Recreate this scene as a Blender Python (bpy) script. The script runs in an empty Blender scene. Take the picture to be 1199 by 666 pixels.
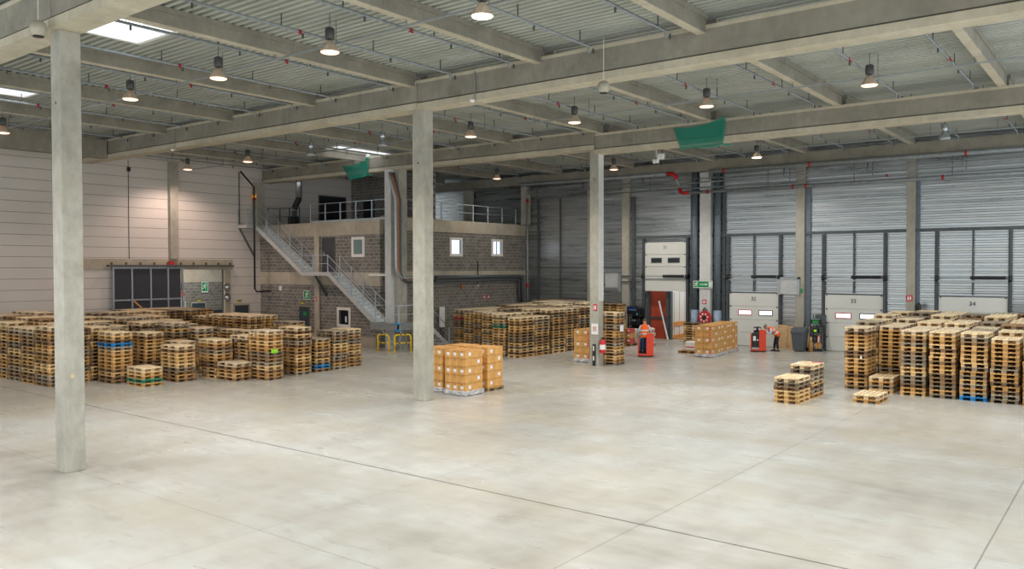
import bpy, math, random
import numpy as np
from mathutils import Vector, Matrix

random.seed(7)
C = bpy.context.scene.collection
PI = math.pi
CAM_H = 4.55
FPX = 956.43
CAMR = np.array([[0.79084, 0.61202, -0.00152], [0.01161, -0.01748, -0.99978], [-0.61192, 0.79065, -0.02094]])


def proj(p):
    v = CAMR @ (np.array(p, float) - np.array([0, 0, CAM_H]))
    return v[0] / v[2] * FPX + 599.5, v[1] / v[2] * FPX + 333.0, v[2]


def lin(c):
    return c / 12.92 if c <= 0.04045 else ((c + 0.055) / 1.055) ** 2.4


def rgb(h):
    h = h.lstrip('#')
    return tuple(lin(int(h[i:i + 2], 16) / 255) for i in (0, 2, 4)) + (1.0,)


# ---------------------------------------------------------------- materials
class NT:
    def __init__(s, name):
        s.m = bpy.data.materials.new(name)
        s.m.use_nodes = True
        s.t = s.m.node_tree
        s.b = s.t.nodes['Principled BSDF']
        s.out = s.t.nodes['Material Output']

    def n(s, typ, **kw):
        nd = s.t.nodes.new(typ)
        for k, v in kw.items():
            setattr(nd, k, v)
        return nd

    def l(s, a, b):
        s.t.links.new(a, b)

    def coord(s, scale=(1, 1, 1), rot=(0, 0, 0)):
        tc = s.n('ShaderNodeTexCoord')
        mp = s.n('ShaderNodeMapping')
        mp.inputs['Scale'].default_value = scale
        mp.inputs['Rotation'].default_value = rot
        s.l(tc.outputs['Object'], mp.inputs['Vector'])
        return mp.outputs['Vector']

    def noise(s, vec, scale, detail=4, rough=0.55):
        nz = s.n('ShaderNodeTexNoise')
        nz.inputs['Scale'].default_value = scale
        nz.inputs['Detail'].default_value = detail
        nz.inputs['Roughness'].default_value = rough
        s.l(vec, nz.inputs['Vector'])
        return nz.outputs['Fac']

    def ramp(s, fac, stops):
        r = s.n('ShaderNodeValToRGB')
        el = r.color_ramp.elements
        while len(el) < len(stops):
            el.new(0.5)
        for e, (p, c) in zip(el, stops):
            e.position = p
            e.color = c
        s.l(fac, r.inputs['Fac'])
        return r.outputs['Color']

    def mix(s, fac, a, b, mode='MIX'):
        m = s.n('ShaderNodeMix', data_type='RGBA', blend_type=mode)
        for sock, v in ((m.inputs[0], fac), (m.inputs[6], a), (m.inputs[7], b)):
            if hasattr(v, 'is_linked'):
                s.l(v, sock)
            else:
                sock.default_value = v
        return m.outputs[2]

    def math(s, op, a, b=0.0, c=None):
        m = s.n('ShaderNodeMath', operation=op)
        for i, v in enumerate((a, b) if c is None else (a, b, c)):
            if hasattr(v, 'is_linked'):
                s.l(v, m.inputs[i])
            else:
                m.inputs[i].default_value = v
        return m.outputs[0]

    def bump(s, h, strength=0.3, dist=0.02):
        b = s.n('ShaderNodeBump')
        b.inputs['Strength'].default_value = strength
        b.inputs['Distance'].default_value = dist
        s.l(h, b.inputs['Height'])
        s.l(b.outputs['Normal'], s.b.inputs['Normal'])

    def set(s, base=None, rough=None, metal=None, spec=None):
        for k, v in (('Base Color', base), ('Roughness', rough), ('Metallic', metal), ('Specular IOR Level', spec)):
            if v is None:
                continue
            if hasattr(v, 'is_linked'):
                s.l(v, s.b.inputs[k])
            else:
                s.b.inputs[k].default_value = v
        return s.m


def simple(name, col, rough=0.5, metal=0.0, var=0.12, scale=6.0):
    t = NT(name)
    c = rgb(col)
    f = t.noise(t.coord(), scale, 3)
    d = tuple(x * (1 - var) for x in c[:3]) + (1,)
    e = tuple(min(1, x * (1 + var)) for x in c[:3]) + (1,)
    return t.set(t.ramp(f, [(0.35, d), (0.65, e)]), rough, metal)


def emit(name, col, strength):
    t = NT(name)
    t.b.inputs['Base Color'].default_value = rgb(col)
    t.b.inputs['Emission Color'].default_value = rgb(col)
    t.b.inputs['Emission Strength'].default_value = strength
    return t.m


def concrete(name, dark, light, stain=None, scale=1.0):
    t = NT(name)
    v = t.coord()
    a = t.noise(v, 0.9 * scale, 6, 0.65)
    b = t.noise(t.coord((1.6, 1.6, 0.8)), 2.6 * scale, 5, 0.65)
    f = t.math('ADD', t.math('MULTIPLY', a, 0.6), t.math('MULTIPLY', b, 0.4))
    col = t.ramp(f, [(0.32, rgb(dark)), (0.66, rgb(light))])
    if stain:
        s = t.ramp(t.noise(v, 0.35 * scale, 3), [(0.5, (0, 0, 0, 1)), (0.72, (1, 1, 1, 1))])
        col = t.mix(t.math('MULTIPLY', s, 0.45), col, rgb(stain))
    t.bump(t.noise(v, 9, 5), 0.25, 0.02)
    return t.set(col, 0.85)


M = {}
M['concrete'] = concrete('precast_concrete', '#8b887d', '#b8b6ab', '#97907c')
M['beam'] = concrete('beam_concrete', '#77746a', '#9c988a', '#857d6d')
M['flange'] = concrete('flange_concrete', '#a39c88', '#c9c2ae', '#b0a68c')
M['band'] = concrete('lintel_concrete', '#9c9483', '#c4bcab', '#b09f82')
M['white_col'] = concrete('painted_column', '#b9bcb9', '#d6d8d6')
M['pilaster'] = concrete('pilaster_concrete', '#928f82', '#b6b3a6')


def floor_mat():
    t = NT('polished_concrete_floor')
    tc = t.n('ShaderNodeTexCoord').outputs['Object']
    big = t.noise(t.coord((1, 1, 1)), 0.13, 3, 0.5)
    sw = t.noise(t.coord((0.3, 1.2, 1), (0, 0, 0.25)), 0.7, 3, 0.55)
    sw2 = t.noise(t.coord((1.3, 0.45, 1), (0, 0, -0.5)), 1.1, 3, 0.5)
    fine = t.noise(t.coord((0.6, 1, 1), (0, 0, 0.2)), 3.2, 2, 0.5)
    f = t.math('ADD', t.math('MULTIPLY', big, 0.45), t.math('ADD', t.math('MULTIPLY', sw, 0.28), t.math('ADD', t.math('MULTIPLY', sw2, 0.17), t.math('MULTIPLY', fine, 0.1))))
    col = t.ramp(f, [(0.38, rgb('#98958c')), (0.465, rgb('#adaca5')), (0.53, rgb('#b7b8b3')), (0.63, rgb('#c7cac7'))])
    tan = t.ramp(t.noise(t.coord((0.7, 1, 1)), 0.42, 3), [(0.45, (0, 0, 0, 1)), (0.7, (1, 1, 1, 1))])
    col = t.mix(t.math('MULTIPLY', tan, 0.42), col, rgb('#aea792'))
    sp = t.ramp(t.noise(t.coord((1, 2.6, 1), (0, 0, 0.3)), 1.5, 3, 0.55), [(0.55, (0, 0, 0, 1)), (0.75, (1, 1, 1, 1))])
    col = t.mix(t.math('MULTIPLY', sp, 0.35), col, rgb('#8c8a80'))
    sx = t.n('ShaderNodeSeparateXYZ')
    t.l(tc, sx.inputs[0])

    def line(sock, c, w):
        d = t.math('ABSOLUTE', t.math('SUBTRACT', sock, c))
        return t.math('LESS_THAN', d, w)
    for sock, c, w, k in ((sx.outputs['Y'], 12.75, 0.022, 0.85), (sx.outputs['Y'], 8.45, 0.013, 0.35),
                          (sx.outputs['Y'], 25.3, 0.014, 0.4), (sx.outputs['X'], -7.0, 0.014, 0.45),
                          (sx.outputs['X'], -1.97, 0.014, 0.5), (sx.outputs['X'], -12.1, 0.012, 0.28),
                          (sx.outputs['X'], -22.2, 0.012, 0.3)):
        col = t.mix(t.math('MULTIPLY', line(sock, c, w), k), col, rgb('#4a463e'))
    r = t.ramp(sw, [(0.35, (0.36, 0.36, 0.36, 1)), (0.65, (0.24, 0.24, 0.24, 1))])
    return t.set(col, r, 0.0, 0.5)


M['floor'] = floor_mat()


def sheet_mat(name, a, b, rough, metal, bs=0.35):
    t = NT(name)
    f = t.noise(t.coord((0.25, 1, 4)), 0.9, 5, 0.6)
    g = t.ramp(f, [(0.3, (rough - 0.08,) * 3 + (1,)), (0.7, (rough + 0.1,) * 3 + (1,))])
    t.bump(t.noise(t.coord((0.1, 1, 1.6)), 1.5, 2, 0.4), bs, 0.05)
    return t.set(t.ramp(f, [(0.3, rgb(a)), (0.7, rgb(b))]), g, metal)


M['silver'] = sheet_mat('galvanised_liner_sheet', '#a2a8aa', '#c9cdce', 0.3, 0.9, 0.3)
M['deck'] = sheet_mat('roof_deck_sheet', '#a2a69d', '#bec2ba', 0.5, 0.1)
M['white_panel'] = simple('white_wall_panel', '#d9d3cb', 0.6, 0, 0.03, 0.4)
M['seam'] = simple('panel_seam', '#625d56', 0.9)


def block_mat(name, a, b, mortar, axis):
    t = NT(name)
    tc = t.n('ShaderNodeTexCoord').outputs['Object']
    sx = t.n('ShaderNodeSeparateXYZ')
    t.l(tc, sx.inputs[0])
    cb = t.n('ShaderNodeCombineXYZ')
    t.l(sx.outputs['X' if axis == 'x' else 'Y'], cb.inputs[0])
    t.l(sx.outputs['Z'], cb.inputs[1])
    br = t.n('ShaderNodeTexBrick')
    br.inputs['Scale'].default_value = 1.0
    br.inputs['Brick Width'].default_value = 0.4
    br.inputs['Row Height'].default_value = 0.2
    br.inputs['Mortar Size'].default_value = 0.016
    br.inputs['Color1'].default_value = rgb(a)
    br.inputs['Color2'].default_value = rgb(b)
    br.inputs['Mortar'].default_value = rgb(mortar)
    t.l(cb.outputs[0], br.inputs['Vector'])
    nz = t.noise(t.coord(), 3, 5)
    col = t.mix(0.45, br.outputs['Color'], t.ramp(nz, [(0.3, (0.3, 0.3, 0.3, 1)), (0.7, (1, 1, 1, 1))]), 'MULTIPLY')
    t.bump(t.math('SUBTRACT', 1.0, br.outputs['Fac']), 0.5, 0.015)
    return t.set(col, 0.9)


M['block_x'] = block_mat('blockwork_x', '#74716b', '#8e8b84', '#b3afa6', 'x')
M['block_y'] = block_mat('blockwork_y', '#77736b', '#8d887f', '#a8a297', 'y')
M['steel'] = simple('galvanised_steel', '#a9b0b3', 0.4, 0.6, 0.08)
M['rail'] = simple('railing_steel', '#b3bfc7', 0.45, 0.2, 0.06)
M['tread'] = simple('stair_grating', '#dfe8e9', 0.5, 0.0, 0.08, 9)
M['stringer'] = simple('stair_stringer_steel', '#bcbfbe', 0.5, 0.1, 0.08)
M['dark_steel'] = simple('dark_painted_steel', '#565c5f', 0.5, 0.3)
M['black'] = simple('black_plastic', '#1d1f21', 0.5)
M['pipe'] = simple('grey_pipe', '#8e9597', 0.45, 0.2)
M['downpipe'] = simple('blue_grey_downpipe', '#66727c', 0.45, 0.1)
M['downpipe_base'] = simple('pale_blue_pipe_guard', '#8b9db2', 0.45, 0.1)
M['red_clip'] = simple('red_pipe_clip', '#b3161f', 0.45)
M['red'] = simple('red_paint', '#c3202a', 0.4, 0, 0.05)
M['orange_red'] = simple('red_truck_paint', '#e0401f', 0.35, 0, 0.05)
M['door_white'] = simple('dock_door_panel', '#d8d9d3', 0.5, 0, 0.03, 0.6)
M['door_dark'] = simple('dark_door_leaf', '#3d4046', 0.5, 0, 0.06)
M['door_blue'] = simple('petrol_door_leaf', '#39454b', 0.5, 0, 0.06)
M['slab_dark'] = simple('dark_sliding_door_leaf', '#383b42', 0.65, 0, 0.06, 2)
M['white'] = simple('white_plastic', '#e6e6e3', 0.5, 0, 0.03)
M['frame_white'] = simple('white_window_frame', '#e9e6e0', 0.5, 0, 0.03)
M['green_sign'] = simple('green_sign_panel', '#0d9150', 0.4, 0, 0.04)
M['yellow'] = simple('yellow_guard_paint', '#f0cf12', 0.4, 0, 0.05)
M['blue'] = simple('blue_tape', '#2f97d8', 0.45, 0, 0.05)
M['grey_bin'] = simple('grey_bin_plastic', '#51575d', 0.5, 0, 0.06)
M['board'] = simple('chipboard_sheet', '#c7a77c', 0.7, 0, 0.08, 3)
M['brown_wood'] = simple('bare_wood', '#a97a45', 0.75, 0, 0.2, 12)
M['rust_red'] = simple('red_brown_panel', '#b4492f', 0.6, 0, 0.1, 2)
M['trailer_white'] = simple('trailer_side_sheet', '#e4e2da', 0.5, 0, 0.04, 1)
M['orange_rail'] = simple('orange_rub_rail', '#e09545', 0.5)
M['brass'] = simple('cable_orange', '#b8743c', 0.5)
M['cardboard'] = simple('cardboard', '#cc9a58', 0.7, 0, 0.12, 3)
M['tape'] = simple('carton_tape', '#b07a38', 0.35, 0, 0.05)
M['sticker'] = simple('white_label', '#e8e7ea', 0.5, 0, 0.03)
M['red_white'] = simple('red_print', '#c8544c', 0.5)
M['hivis'] = simple('orange_hi_vis', '#ff6a1f', 0.7, 0, 0.06)
M['reflect'] = simple('silver_reflective_tape', '#cfd2cf', 0.35, 0.2, 0.03)
M['shirt'] = simple('pale_blue_shirt', '#c4d2e2', 0.8, 0, 0.05)
M['jeans'] = simple('blue_jeans', '#26436b', 0.85, 0, 0.12)
M['navy'] = simple('navy_trousers', '#22242f', 0.85, 0, 0.1)
M['skin'] = simple('skin', '#c58e73', 0.6, 0, 0.04)
M['hair'] = simple('brown_grey_hair', '#5b4a40', 0.8, 0, 0.2, 30)
M['grey_hair'] = simple('greying_hair', '#7c7069', 0.8, 0, 0.2, 30)
M['shoe'] = simple('dark_shoe', '#22201f', 0.6)
M['lens_warm'] = emit('lit_lamp_warm', '#ffd6b4', 2.2)
M['lens_white'] = emit('lit_lamp_white', '#fff6e0', 5)
M['lens_off'] = simple('unlit_lamp_glass', '#c9d2d8', 0.15, 0.3)
M['pane_lit'] = emit('daylit_pane', '#f2f4ff', 1.6)
M['green_led'] = emit('green_led_digits', '#25b34a', .45)
M['blue_led'] = emit('blue_led', '#5b8cff', 0.9)
M['lime_led'] = emit('green_key_light', '#9be01e', 0.5)
M['ballast'] = simple('lamp_ballast', '#4f504f', 0.45, 0.3)


def bell_mat():
    t = NT('prismatic_lamp_reflector')
    t.set(rgb('#c9bfae'), 0.3)
    t.b.inputs['Transmission Weight'].default_value = 0.35
    return t.m


M['bell'] = bell_mat()
M['bell_off'] = simple('metal_lamp_reflector', '#b9c0c4', 0.25, 0.7, 0.05)


def glass_mat(name, col):
    t = NT(name)
    t.set(rgb(col), 0.08, 0.0, 0.6)
    return t.m


M['glass_teal'] = glass_mat('teal_window_glass', '#6f8a88')
M['glass_dark'] = glass_mat('dark_window_glass', '#20262a')
M['mirror'] = simple('convex_mirror', '#d5d8d8', 0.08, 0.95, 0.02)


def net_mat():
    t = NT('green_netting')
    t.set(rgb('#0c8f78'), 0.7)
    tr = t.n('ShaderNodeBsdfTransparent')
    mx = t.n('ShaderNodeMixShader')
    mx.inputs[0].default_value = 0.5
    t.l(tr.outputs[0], mx.inputs[1])
    t.l(t.b.outputs[0], mx.inputs[2])
    t.l(mx.outputs[0], t.out.inputs['Surface'])
    return t.m


M['net'] = net_mat()


def film_mat():
    t = NT('stretch_film')
    t.set(rgb('#e6e8ee'), 0.25)
    tr = t.n('ShaderNodeBsdfTransparent')
    mx = t.n('ShaderNodeMixShader')
    f = t.ramp(t.noise(t.coord((1, 1, 3)), 4, 4), [(0.4, (0.35,) * 3 + (1,)), (0.62, (0.85,) * 3 + (1,))])
    t.l(f, mx.inputs[0])
    t.l(tr.outputs[0], mx.inputs[1])
    t.l(t.b.outputs[0], mx.inputs[2])
    t.l(mx.outputs[0], t.out.inputs['Surface'])
    return t.m


M['film'] = film_mat()


def pallet_mat(name, attr, mul=None):
    t = NT(name)
    if attr:
        src = t.n('ShaderNodeAttribute', attribute_name='tint').outputs['Color']
    else:
        src = t.n('ShaderNodeObjectInfo').outputs['Color']
    nz = t.noise(t.coord((1, 1, 1)), 4.5, 4, 0.65)
    col = t.mix(0.7, src, t.ramp(nz, [(0.28, (0.55, 0.53, 0.5, 1)), (0.6, (1.2, 1.18, 1.14, 1))]), 'MULTIPLY')
    if mul:
        col = t.mix(1.0, col, mul, 'MULTIPLY')
    return t.set(col, 0.85)


M['pallet'] = pallet_mat('pallet_wood', False)
M['pallet_block'] = pallet_mat('pallet_block_wood', False, (.66, .6, .55, 1))
M['pallet_attr'] = pallet_mat('pallet_wood_bulk', True)


# ---------------------------------------------------------------- geometry
class MB:
    def __init__(s):
        s.v, s.f, s.m, s.sm = [], [], [], []
        s.mi = 0

    def add(s, vs, fs, smooth=False):
        b = len(s.v)
        s.v += [tuple(p) for p in vs]
        for f in fs:
            s.f.append(tuple(b + i for i in f))
            s.m.append(s.mi)
            s.sm.append(smooth)
        return s

    def box(s, x0, x1, y0, y1, z0, z1):
        vs = [(x, y, z) for z in (z0, z1) for y in (y0, y1) for x in (x0, x1)]
        return s.add(vs, [(0, 2, 3, 1), (4, 5, 7, 6), (0, 1, 5, 4), (2, 6, 7, 3), (0, 4, 6, 2), (1, 3, 7, 5)])

    def cbox(s, c, sz, rz=0.0):
        """box about a centre, turned about z"""
        b = len(s.v)
        s.box(-sz[0] / 2, sz[0] / 2, -sz[1] / 2, sz[1] / 2, -sz[2] / 2, sz[2] / 2)
        ca, sa = math.cos(rz), math.sin(rz)
        for i in range(b, len(s.v)):
            x, y, z = s.v[i]
            s.v[i] = (c[0] + x * ca - y * sa, c[1] + x * sa + y * ca, c[2] + z)
        return s

    def bbox(s, x0, x1, y0, y1, z0, z1, bv):
        """box with chamfered vertical and top edges"""
        def ring(i, z):
            a, b_, c, d = x0 + i, x1 - i, y0 + i, y1 - i
            k = bv
            return [(a + k, c, z), (b_ - k, c, z), (b_, c + k, z), (b_, d - k, z), (b_ - k, d, z), (a + k, d, z), (a, d - k, z), (a, c + k, z)]
        r = [ring(bv * .6, z0), ring(0, z0 + bv), ring(0, z1 - bv), ring(bv * .6, z1)]
        s.loft(r)
        return s

    def loft(s, rings, cap=True, smooth=False, closed=True):
        n = len(rings[0])
        vs = [p for r in rings for p in r]
        fs = []
        for k in range(len(rings) - 1):
            for i in range(n if closed else n - 1):
                j = (i + 1) % n
                fs.append((k * n + i, k * n + j, (k + 1) * n + j, (k + 1) * n + i))
        s.add(vs, fs, smooth)
        if cap:
            b = len(s.v) - len(vs)
            for r, rev in ((0, True), (len(rings) - 1, False)):
                idx = [b + r * n + i for i in range(n)]
                s.f.append(tuple(reversed(idx)) if rev else tuple(idx))
                s.m.append(s.mi)
                s.sm.append(False)
        return s

    def tube(s, pts, r, n=8, smooth=True):
        """round tube along a polyline; r one radius or one per point"""
        P = [Vector(p) for p in pts]
        R = r if isinstance(r, (list, tuple)) else [r] * len(P)
        rings = []
        up = None
        for i, p in enumerate(P):
            d = (P[min(i + 1, len(P) - 1)] - P[max(i - 1, 0)]).normalized()
            if up is None:
                up = Vector((0, 0, 1)) if abs(d.z) < 0.9 else Vector((1, 0, 0))
            a = d.cross(up).normalized()
            u = a.cross(d).normalized()
            up = u
            rings.append([tuple(p + a * (R[i] * math.cos(2 * PI * k / n)) + u * (R[i] * math.sin(2 * PI * k / n))) for k in range(n)])
        return s.loft(rings, True, smooth)

    def lathe(s, c, prof, n=20, axis='z', smooth=True, cap=True):
        rings = []
        for r, h in prof:
            ring = []
            for k in range(n):
                a = 2 * PI * k / n
                if axis == 'z':
                    ring.append((c[0] + r * math.cos(a), c[1] + r * math.sin(a), c[2] + h))
                elif axis == 'y':
                    ring.append((c[0] + r * math.cos(a), c[1] + h, c[2] + r * math.sin(a)))
                else:
                    ring.append((c[0] + h, c[1] + r * math.cos(a), c[2] + r * math.sin(a)))
            rings.append(ring)
        return s.loft(rings, cap, smooth)

    def bar(s, a, b, w, h):
        """rectangular bar from a to b; h measured along z-ish"""
        a, b = Vector(a), Vector(b)
        d = (b - a).normalized()
        up = Vector((0, 0, 1)) if abs(d.z) < 0.95 else Vector((0, 1, 0))
        sd = d.cross(up).normalized()
        u = sd.cross(d).normalized()
        r = [[tuple(p + sd * (x * w / 2) + u * (z * h / 2)) for x, z in ((-1, -1), (1, -1), (1, 1), (-1, 1))] for p in (a, b)]
        return s.loft(r)

    def prism_y(s, poly, y0, y1):
        """polygon in xz extruded along y"""
        return s.loft([[(x, y0, z) for x, z in poly], [(x, y1, z) for x, z in poly]])

    def prism_x(s, poly, x0, x1):
        return s.loft([[(x0, y, z) for y, z in poly], [(x1, y, z) for y, z in poly]])

    def prism_z(s, poly, z0, z1):
        return s.loft([[(x, y, z0) for x, y in poly], [(x, y, z1) for x, y in poly]])

    def mesh(s, name, mats, off=(0, 0, 0)):
        me = bpy.data.meshes.new(name)
        ox, oy, oz = off
        me.from_pydata([(x - ox, y - oy, z - oz) for x, y, z in s.v], [], s.f)
        for m in (mats if isinstance(mats, (list, tuple)) else [mats]):
            me.materials.append(m)
        me.polygons.foreach_set('material_index', s.m)
        me.polygons.foreach_set('use_smooth', s.sm)
        import bmesh
        bm = bmesh.new()
        bm.from_mesh(me)
        bmesh.ops.recalc_face_normals(bm, faces=bm.faces)
        bm.to_mesh(me)
        bm.free()
        me.update()
        return me


def wloc(o):
    v = Vector((0, 0, 0))
    while o is not None:
        v += o.location
        o = o.parent
    return v


def obj(name, mb, mats, parent=None, local=False, label=None):
    """link a mesh as one object; vertices are world coordinates unless local"""
    off = wloc(parent) if parent is not None and not local else (0, 0, 0)
    me = mb if isinstance(mb, bpy.types.Mesh) else mb.mesh(name, mats, off)
    o = bpy.data.objects.new(name, me)
    C.objects.link(o)
    if parent is not None:
        o.parent = parent
    if label:
        o['label'] = label
    return o


def tag(o, label, cat, group=None, kind=None):
    o['label'] = label
    o['category'] = cat
    if group:
        o['group'] = group
    if kind:
        o['kind'] = kind
    return o


def thing(name, label, cat, loc, group=None, rz=0.0):
    o = bpy.data.objects.new(name, None)
    o.empty_display_size = 0.2
    C.objects.link(o)
    o.location = loc
    o.rotation_euler = (0, 0, rz)
    return tag(o, label, cat, group)


def struct(name, mb, mats, label, cat='structure'):
    o = obj(name, mb, mats)
    return tag(o, label, cat, None, 'structure')


def struct_root(name, label, cat, loc):
    o = thing(name, label, cat, loc)
    o['kind'] = 'structure'
    return o


def text_mesh(txt, size, mat):
    cu = bpy.data.curves.new('lettering', 'FONT')
    cu.body = txt
    cu.size = size
    cu.extrude = 0.004
    cu.align_x = 'CENTER'
    cu.align_y = 'CENTER'
    t = bpy.data.objects.new('lettering', cu)
    C.objects.link(t)
    dg = bpy.context.evaluated_depsgraph_get()
    me = bpy.data.meshes.new_from_object(t.evaluated_get(dg))
    bpy.data.objects.remove(t)
    bpy.data.curves.remove(cu)
    me.materials.clear()
    me.materials.append(mat)
    return me


ORD = ['zeroth', 'first', 'second', 'third', 'fourth', 'fifth', 'sixth', 'seventh', 'eighth', 'ninth', 'tenth', 'eleventh',
       'twelfth', 'thirteenth', 'fourteenth', 'fifteenth', 'sixteenth', 'seventeenth', 'eighteenth', 'nineteenth', 'twentieth', 'twenty-first', 'twenty-second']
# ---------------------------------------------------------------- shell
XL, YB = -45.3, 45.6          # left wall face, dock wall face
YO, XO = 31.9, -34.1          # office fronts
DECK = 11.12
X1, Y0 = 3.0, -6.0            # open ends of the hall behind and right of the viewpoint

mb = MB()
mb.box(-60, X1, Y0, 52, -0.3, 0)
struct('floor', mb, M['floor'], 'polished grey concrete warehouse floor with straight joints', 'floor')

# roof deck: trapezoid ribs running along x, with openings for the rooflights
SKY = [(-23.2, -21.2, 10.45, 12.25), (-36.3, -34.2, 29.1, 33.0), (-33.9, -31.7, 11.8, 13.4)]
mb = MB()
pitch = 0.25
y = Y0
while y < YB + 0.4:
    prof = [(y, DECK), (y + 0.12, DECK), (y + 0.135, DECK + 0.15), (y + 0.235, DECK + 0.15), (y + 0.25, DECK)]
    spans = [(-60 if y > 18 else XL - 0.4, X1)]
    for a, b, c, d in SKY:
        if c - 0.12 < y < d - 0.1:
            spans = [q for p in spans for q in ((p[0], a), (b, p[1])) if p[0] < a < p[1]] + [p for p in spans if not (p[0] < a < p[1])]
    for xa, xb in spans:
        vs = [(x, yy, z) for yy, z in prof for x in (xa, xb)]
        mb.add(vs, [(2 * i, 2 * i + 1, 2 * i + 3, 2 * i + 2) for i in range(4)])
    y += pitch
# upper skin so that no daylight leaks between the ribs, holes kept
ys = sorted(set([Y0, YB + 0.5] + [v for s_ in SKY for v in s_[2:]]))
for ya, yb in zip(ys, ys[1:]):
    cuts = sorted([s_ for s_ in SKY if s_[2] <= ya + 1e-6 and s_[3] >= yb - 1e-6])
    xa = -60
    for a, b, c, d in cuts:
        mb.box(xa, a, ya, yb, DECK + 0.16, DECK + 0.3)
        xa = b
    mb.box(xa, X1, ya, yb, DECK + 0.16, DECK + 0.3)
struct('ceiling', mb, M['deck'], 'ribbed grey metal roof deck over the whole hall', 'ceiling')

for i, (a, b, c, d) in enumerate(SKY):
    nm = ['bright rooflight beside the left foreground column', 'bright rooflight above the office mezzanine corner', 'bright rooflight cut by the left edge of view'][i]
    r = struct_root('window_%d' % (i + 1), nm, 'skylight', ((a + b) / 2, (c + d) / 2, DECK))
    mb = MB()
    for q in ((a - .1, a + .03, c - .1, d + .1), (b - .03, b + .1, c - .1, d + .1), (a + .03, b - .03, c - .1, c + .03), (a + .03, b - .03, d - .03, d + .1)):
        mb.box(*q, DECK - 0.06, DECK + 0.5)
    obj('curb', mb, M['white'], r)
    mb = MB().box(a + .03, b - .03, c + .03, d - .03, DECK + 0.42, DECK + 0.45)
    obj('dome_pane', mb, M['sky_pane'] if 'sky_pane' in M else emit('rooflight_pane', '#f2f6ff', 2.2), r)

# left wall of horizontal white sandwich panels, with a gate opening and a door
OP = (26.35, 29.25, 4.45)
mb = MB()
mb.box(XL - 0.25, XL - 0.06, Y0, OP[0], 0, DECK + .1)
mb.box(XL - 0.25, XL - 0.06, OP[1], 40, 0, DECK + .1)
mb.box(XL - 0.25, XL - 0.06, OP[0], OP[1], OP[2], DECK + .1)
mb.mi = 1
z = 0.02
while z < DECK:
    zt = min(z + 0.55, DECK + .1)
    segs = [(Y0, 23.23), (23.25, 40)]
    if z < OP[2] - 0.1:
        segs = [(Y0, 23.23), (23.25, OP[0]), (OP[1], 40)]
    for ya, yb in segs:
        mb.box(XL - 0.06, XL, ya, yb, z, zt)
    z += 0.569
struct('wall_left', mb, [M['seam'], M['white_panel']], 'white horizontal panel wall at the left', 'wall')

# dock wall of horizontal silver liner sheets with the open dock hole
mb = MB()
D1 = (-24.72, -21.9, 3.08)
zz = [0.0]
k = 0
zs = []
z = 0.0
while z < DECK:
    zs += [(z, 0.0), (z + 0.07, 0.0), (z + 0.1, 0.035), (z + 0.22, 0.035)]
    z += 0.25
zs.append((z, 0))
for (za, ya), (zb, yb) in zip(zs, zs[1:]):
    for xa, xb in ([(-46, X1)] if za > D1[2] - 0.02 else [(-46, D1[0]), (D1[1], X1)]):
        mb.add([(xa, YB + ya, za), (xb, YB + ya, za), (xb, YB + yb, zb), (xa, YB + yb, zb)], [(0, 1, 2, 3)])
for q in ((-46, D1[0], 0, D1[2]), (D1[1], X1, 0, D1[2]), (-46, X1, D1[2], DECK + .1)):
    mb.box(q[0], q[1], YB + 0.06, YB + 0.2, q[2], q[3])
struct('wall_back', mb, M['silver'], 'silver ribbed metal wall with the loading docks', 'wall')

# annex behind the gate opening in the left wall
mb = MB()
mb.box(-52.3, -52.0, 18, 40, 0, 3.55)
mb.mi = 1
mb.box(-52.32, -51.98, 18, 40, 3.55, 8)
struct('wall_annex', mb, [M['block_y'], M['band']], 'grey block wall seen through the gate opening', 'wall')
mb = MB().box(-51.98, XL - .25, 34, 34.3, 0, 8)
struct('wall_annex_side', mb, M['block_x'], 'block side wall of the room behind the gate', 'wall')

# office block
ZM = 7.2
mb = MB()
mb.box(XL, XO - .01, YO, YO + .2, 0, 3.5)
mb.box(XL, -39.05, YO, YO + .2, 4.28, 6.45)
mb.box(-38.0, XO, YO, YO + .2, 4.28, 6.45)
mb.box(-39.05, -38.0, YO, YO + .2, 6.3, 6.45)
struct('wall_office_front', mb, M['block_x'], 'grey block front of the office behind the stair', 'wall')
mb = MB()
mb.box(XO - .2, XO, YO + .2, YB, 0, 4.05)
mb.box(XO - .2, XO, YO + .2, YB, 4.33, 6.72)
struct('wall_office_side', mb, M['block_y'], 'grey block office side facing the dock doors', 'wall')
mb = MB().box(XL, XO - .02, YO - .02, YO + .22, 3.5, 4.28)
struct('trim_1', mb, M['band'], 'lower concrete band across the office front', 'trim')
mb = MB().box(XL, XO + .02, YO - .04, YO + .25, 6.45, ZM + .07)
struct('trim_2', mb, M['band'], 'upper concrete band across the office front', 'trim')
mb = MB().box(XO - .22, XO + .03, YO + .25, YB, 6.72, ZM + .28)
struct('trim_3', mb, M['band'], 'upper concrete band on the office side', 'trim')
mb = MB().box(XO - .22, XO + .01, YO + .22, YB, 4.05, 4.33)
struct('trim_4', mb, M['band'], 'lower concrete band on the office side', 'trim')
mb = MB().box(XL, XO - .05, YO + .05, YB, ZM - .3, ZM)
struct('floor_mezzanine', mb, M['concrete'], 'concrete mezzanine floor above the office', 'floor')
mb = MB().box(XL, -37.2, 39.6, 39.8, ZM, DECK)
struct('wall_mezzanine', mb, M['block_x'], 'dark block wall at the back of the mezzanine', 'wall')
mb = MB().box(XL + .02, XO - .3, YO - .1, YO, 0, 0.55)
struct('baseboard_office', mb, M['band'], 'pale concrete plinth along the office front', 'baseboard')
mb = MB()
mb.box(XL, XL + .08, 20.2, OP[1] + .55, 4.45, 5.06)
mb.box(XL, XL + .12, OP[1], OP[1] + .38, 0, 4.45)
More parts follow.
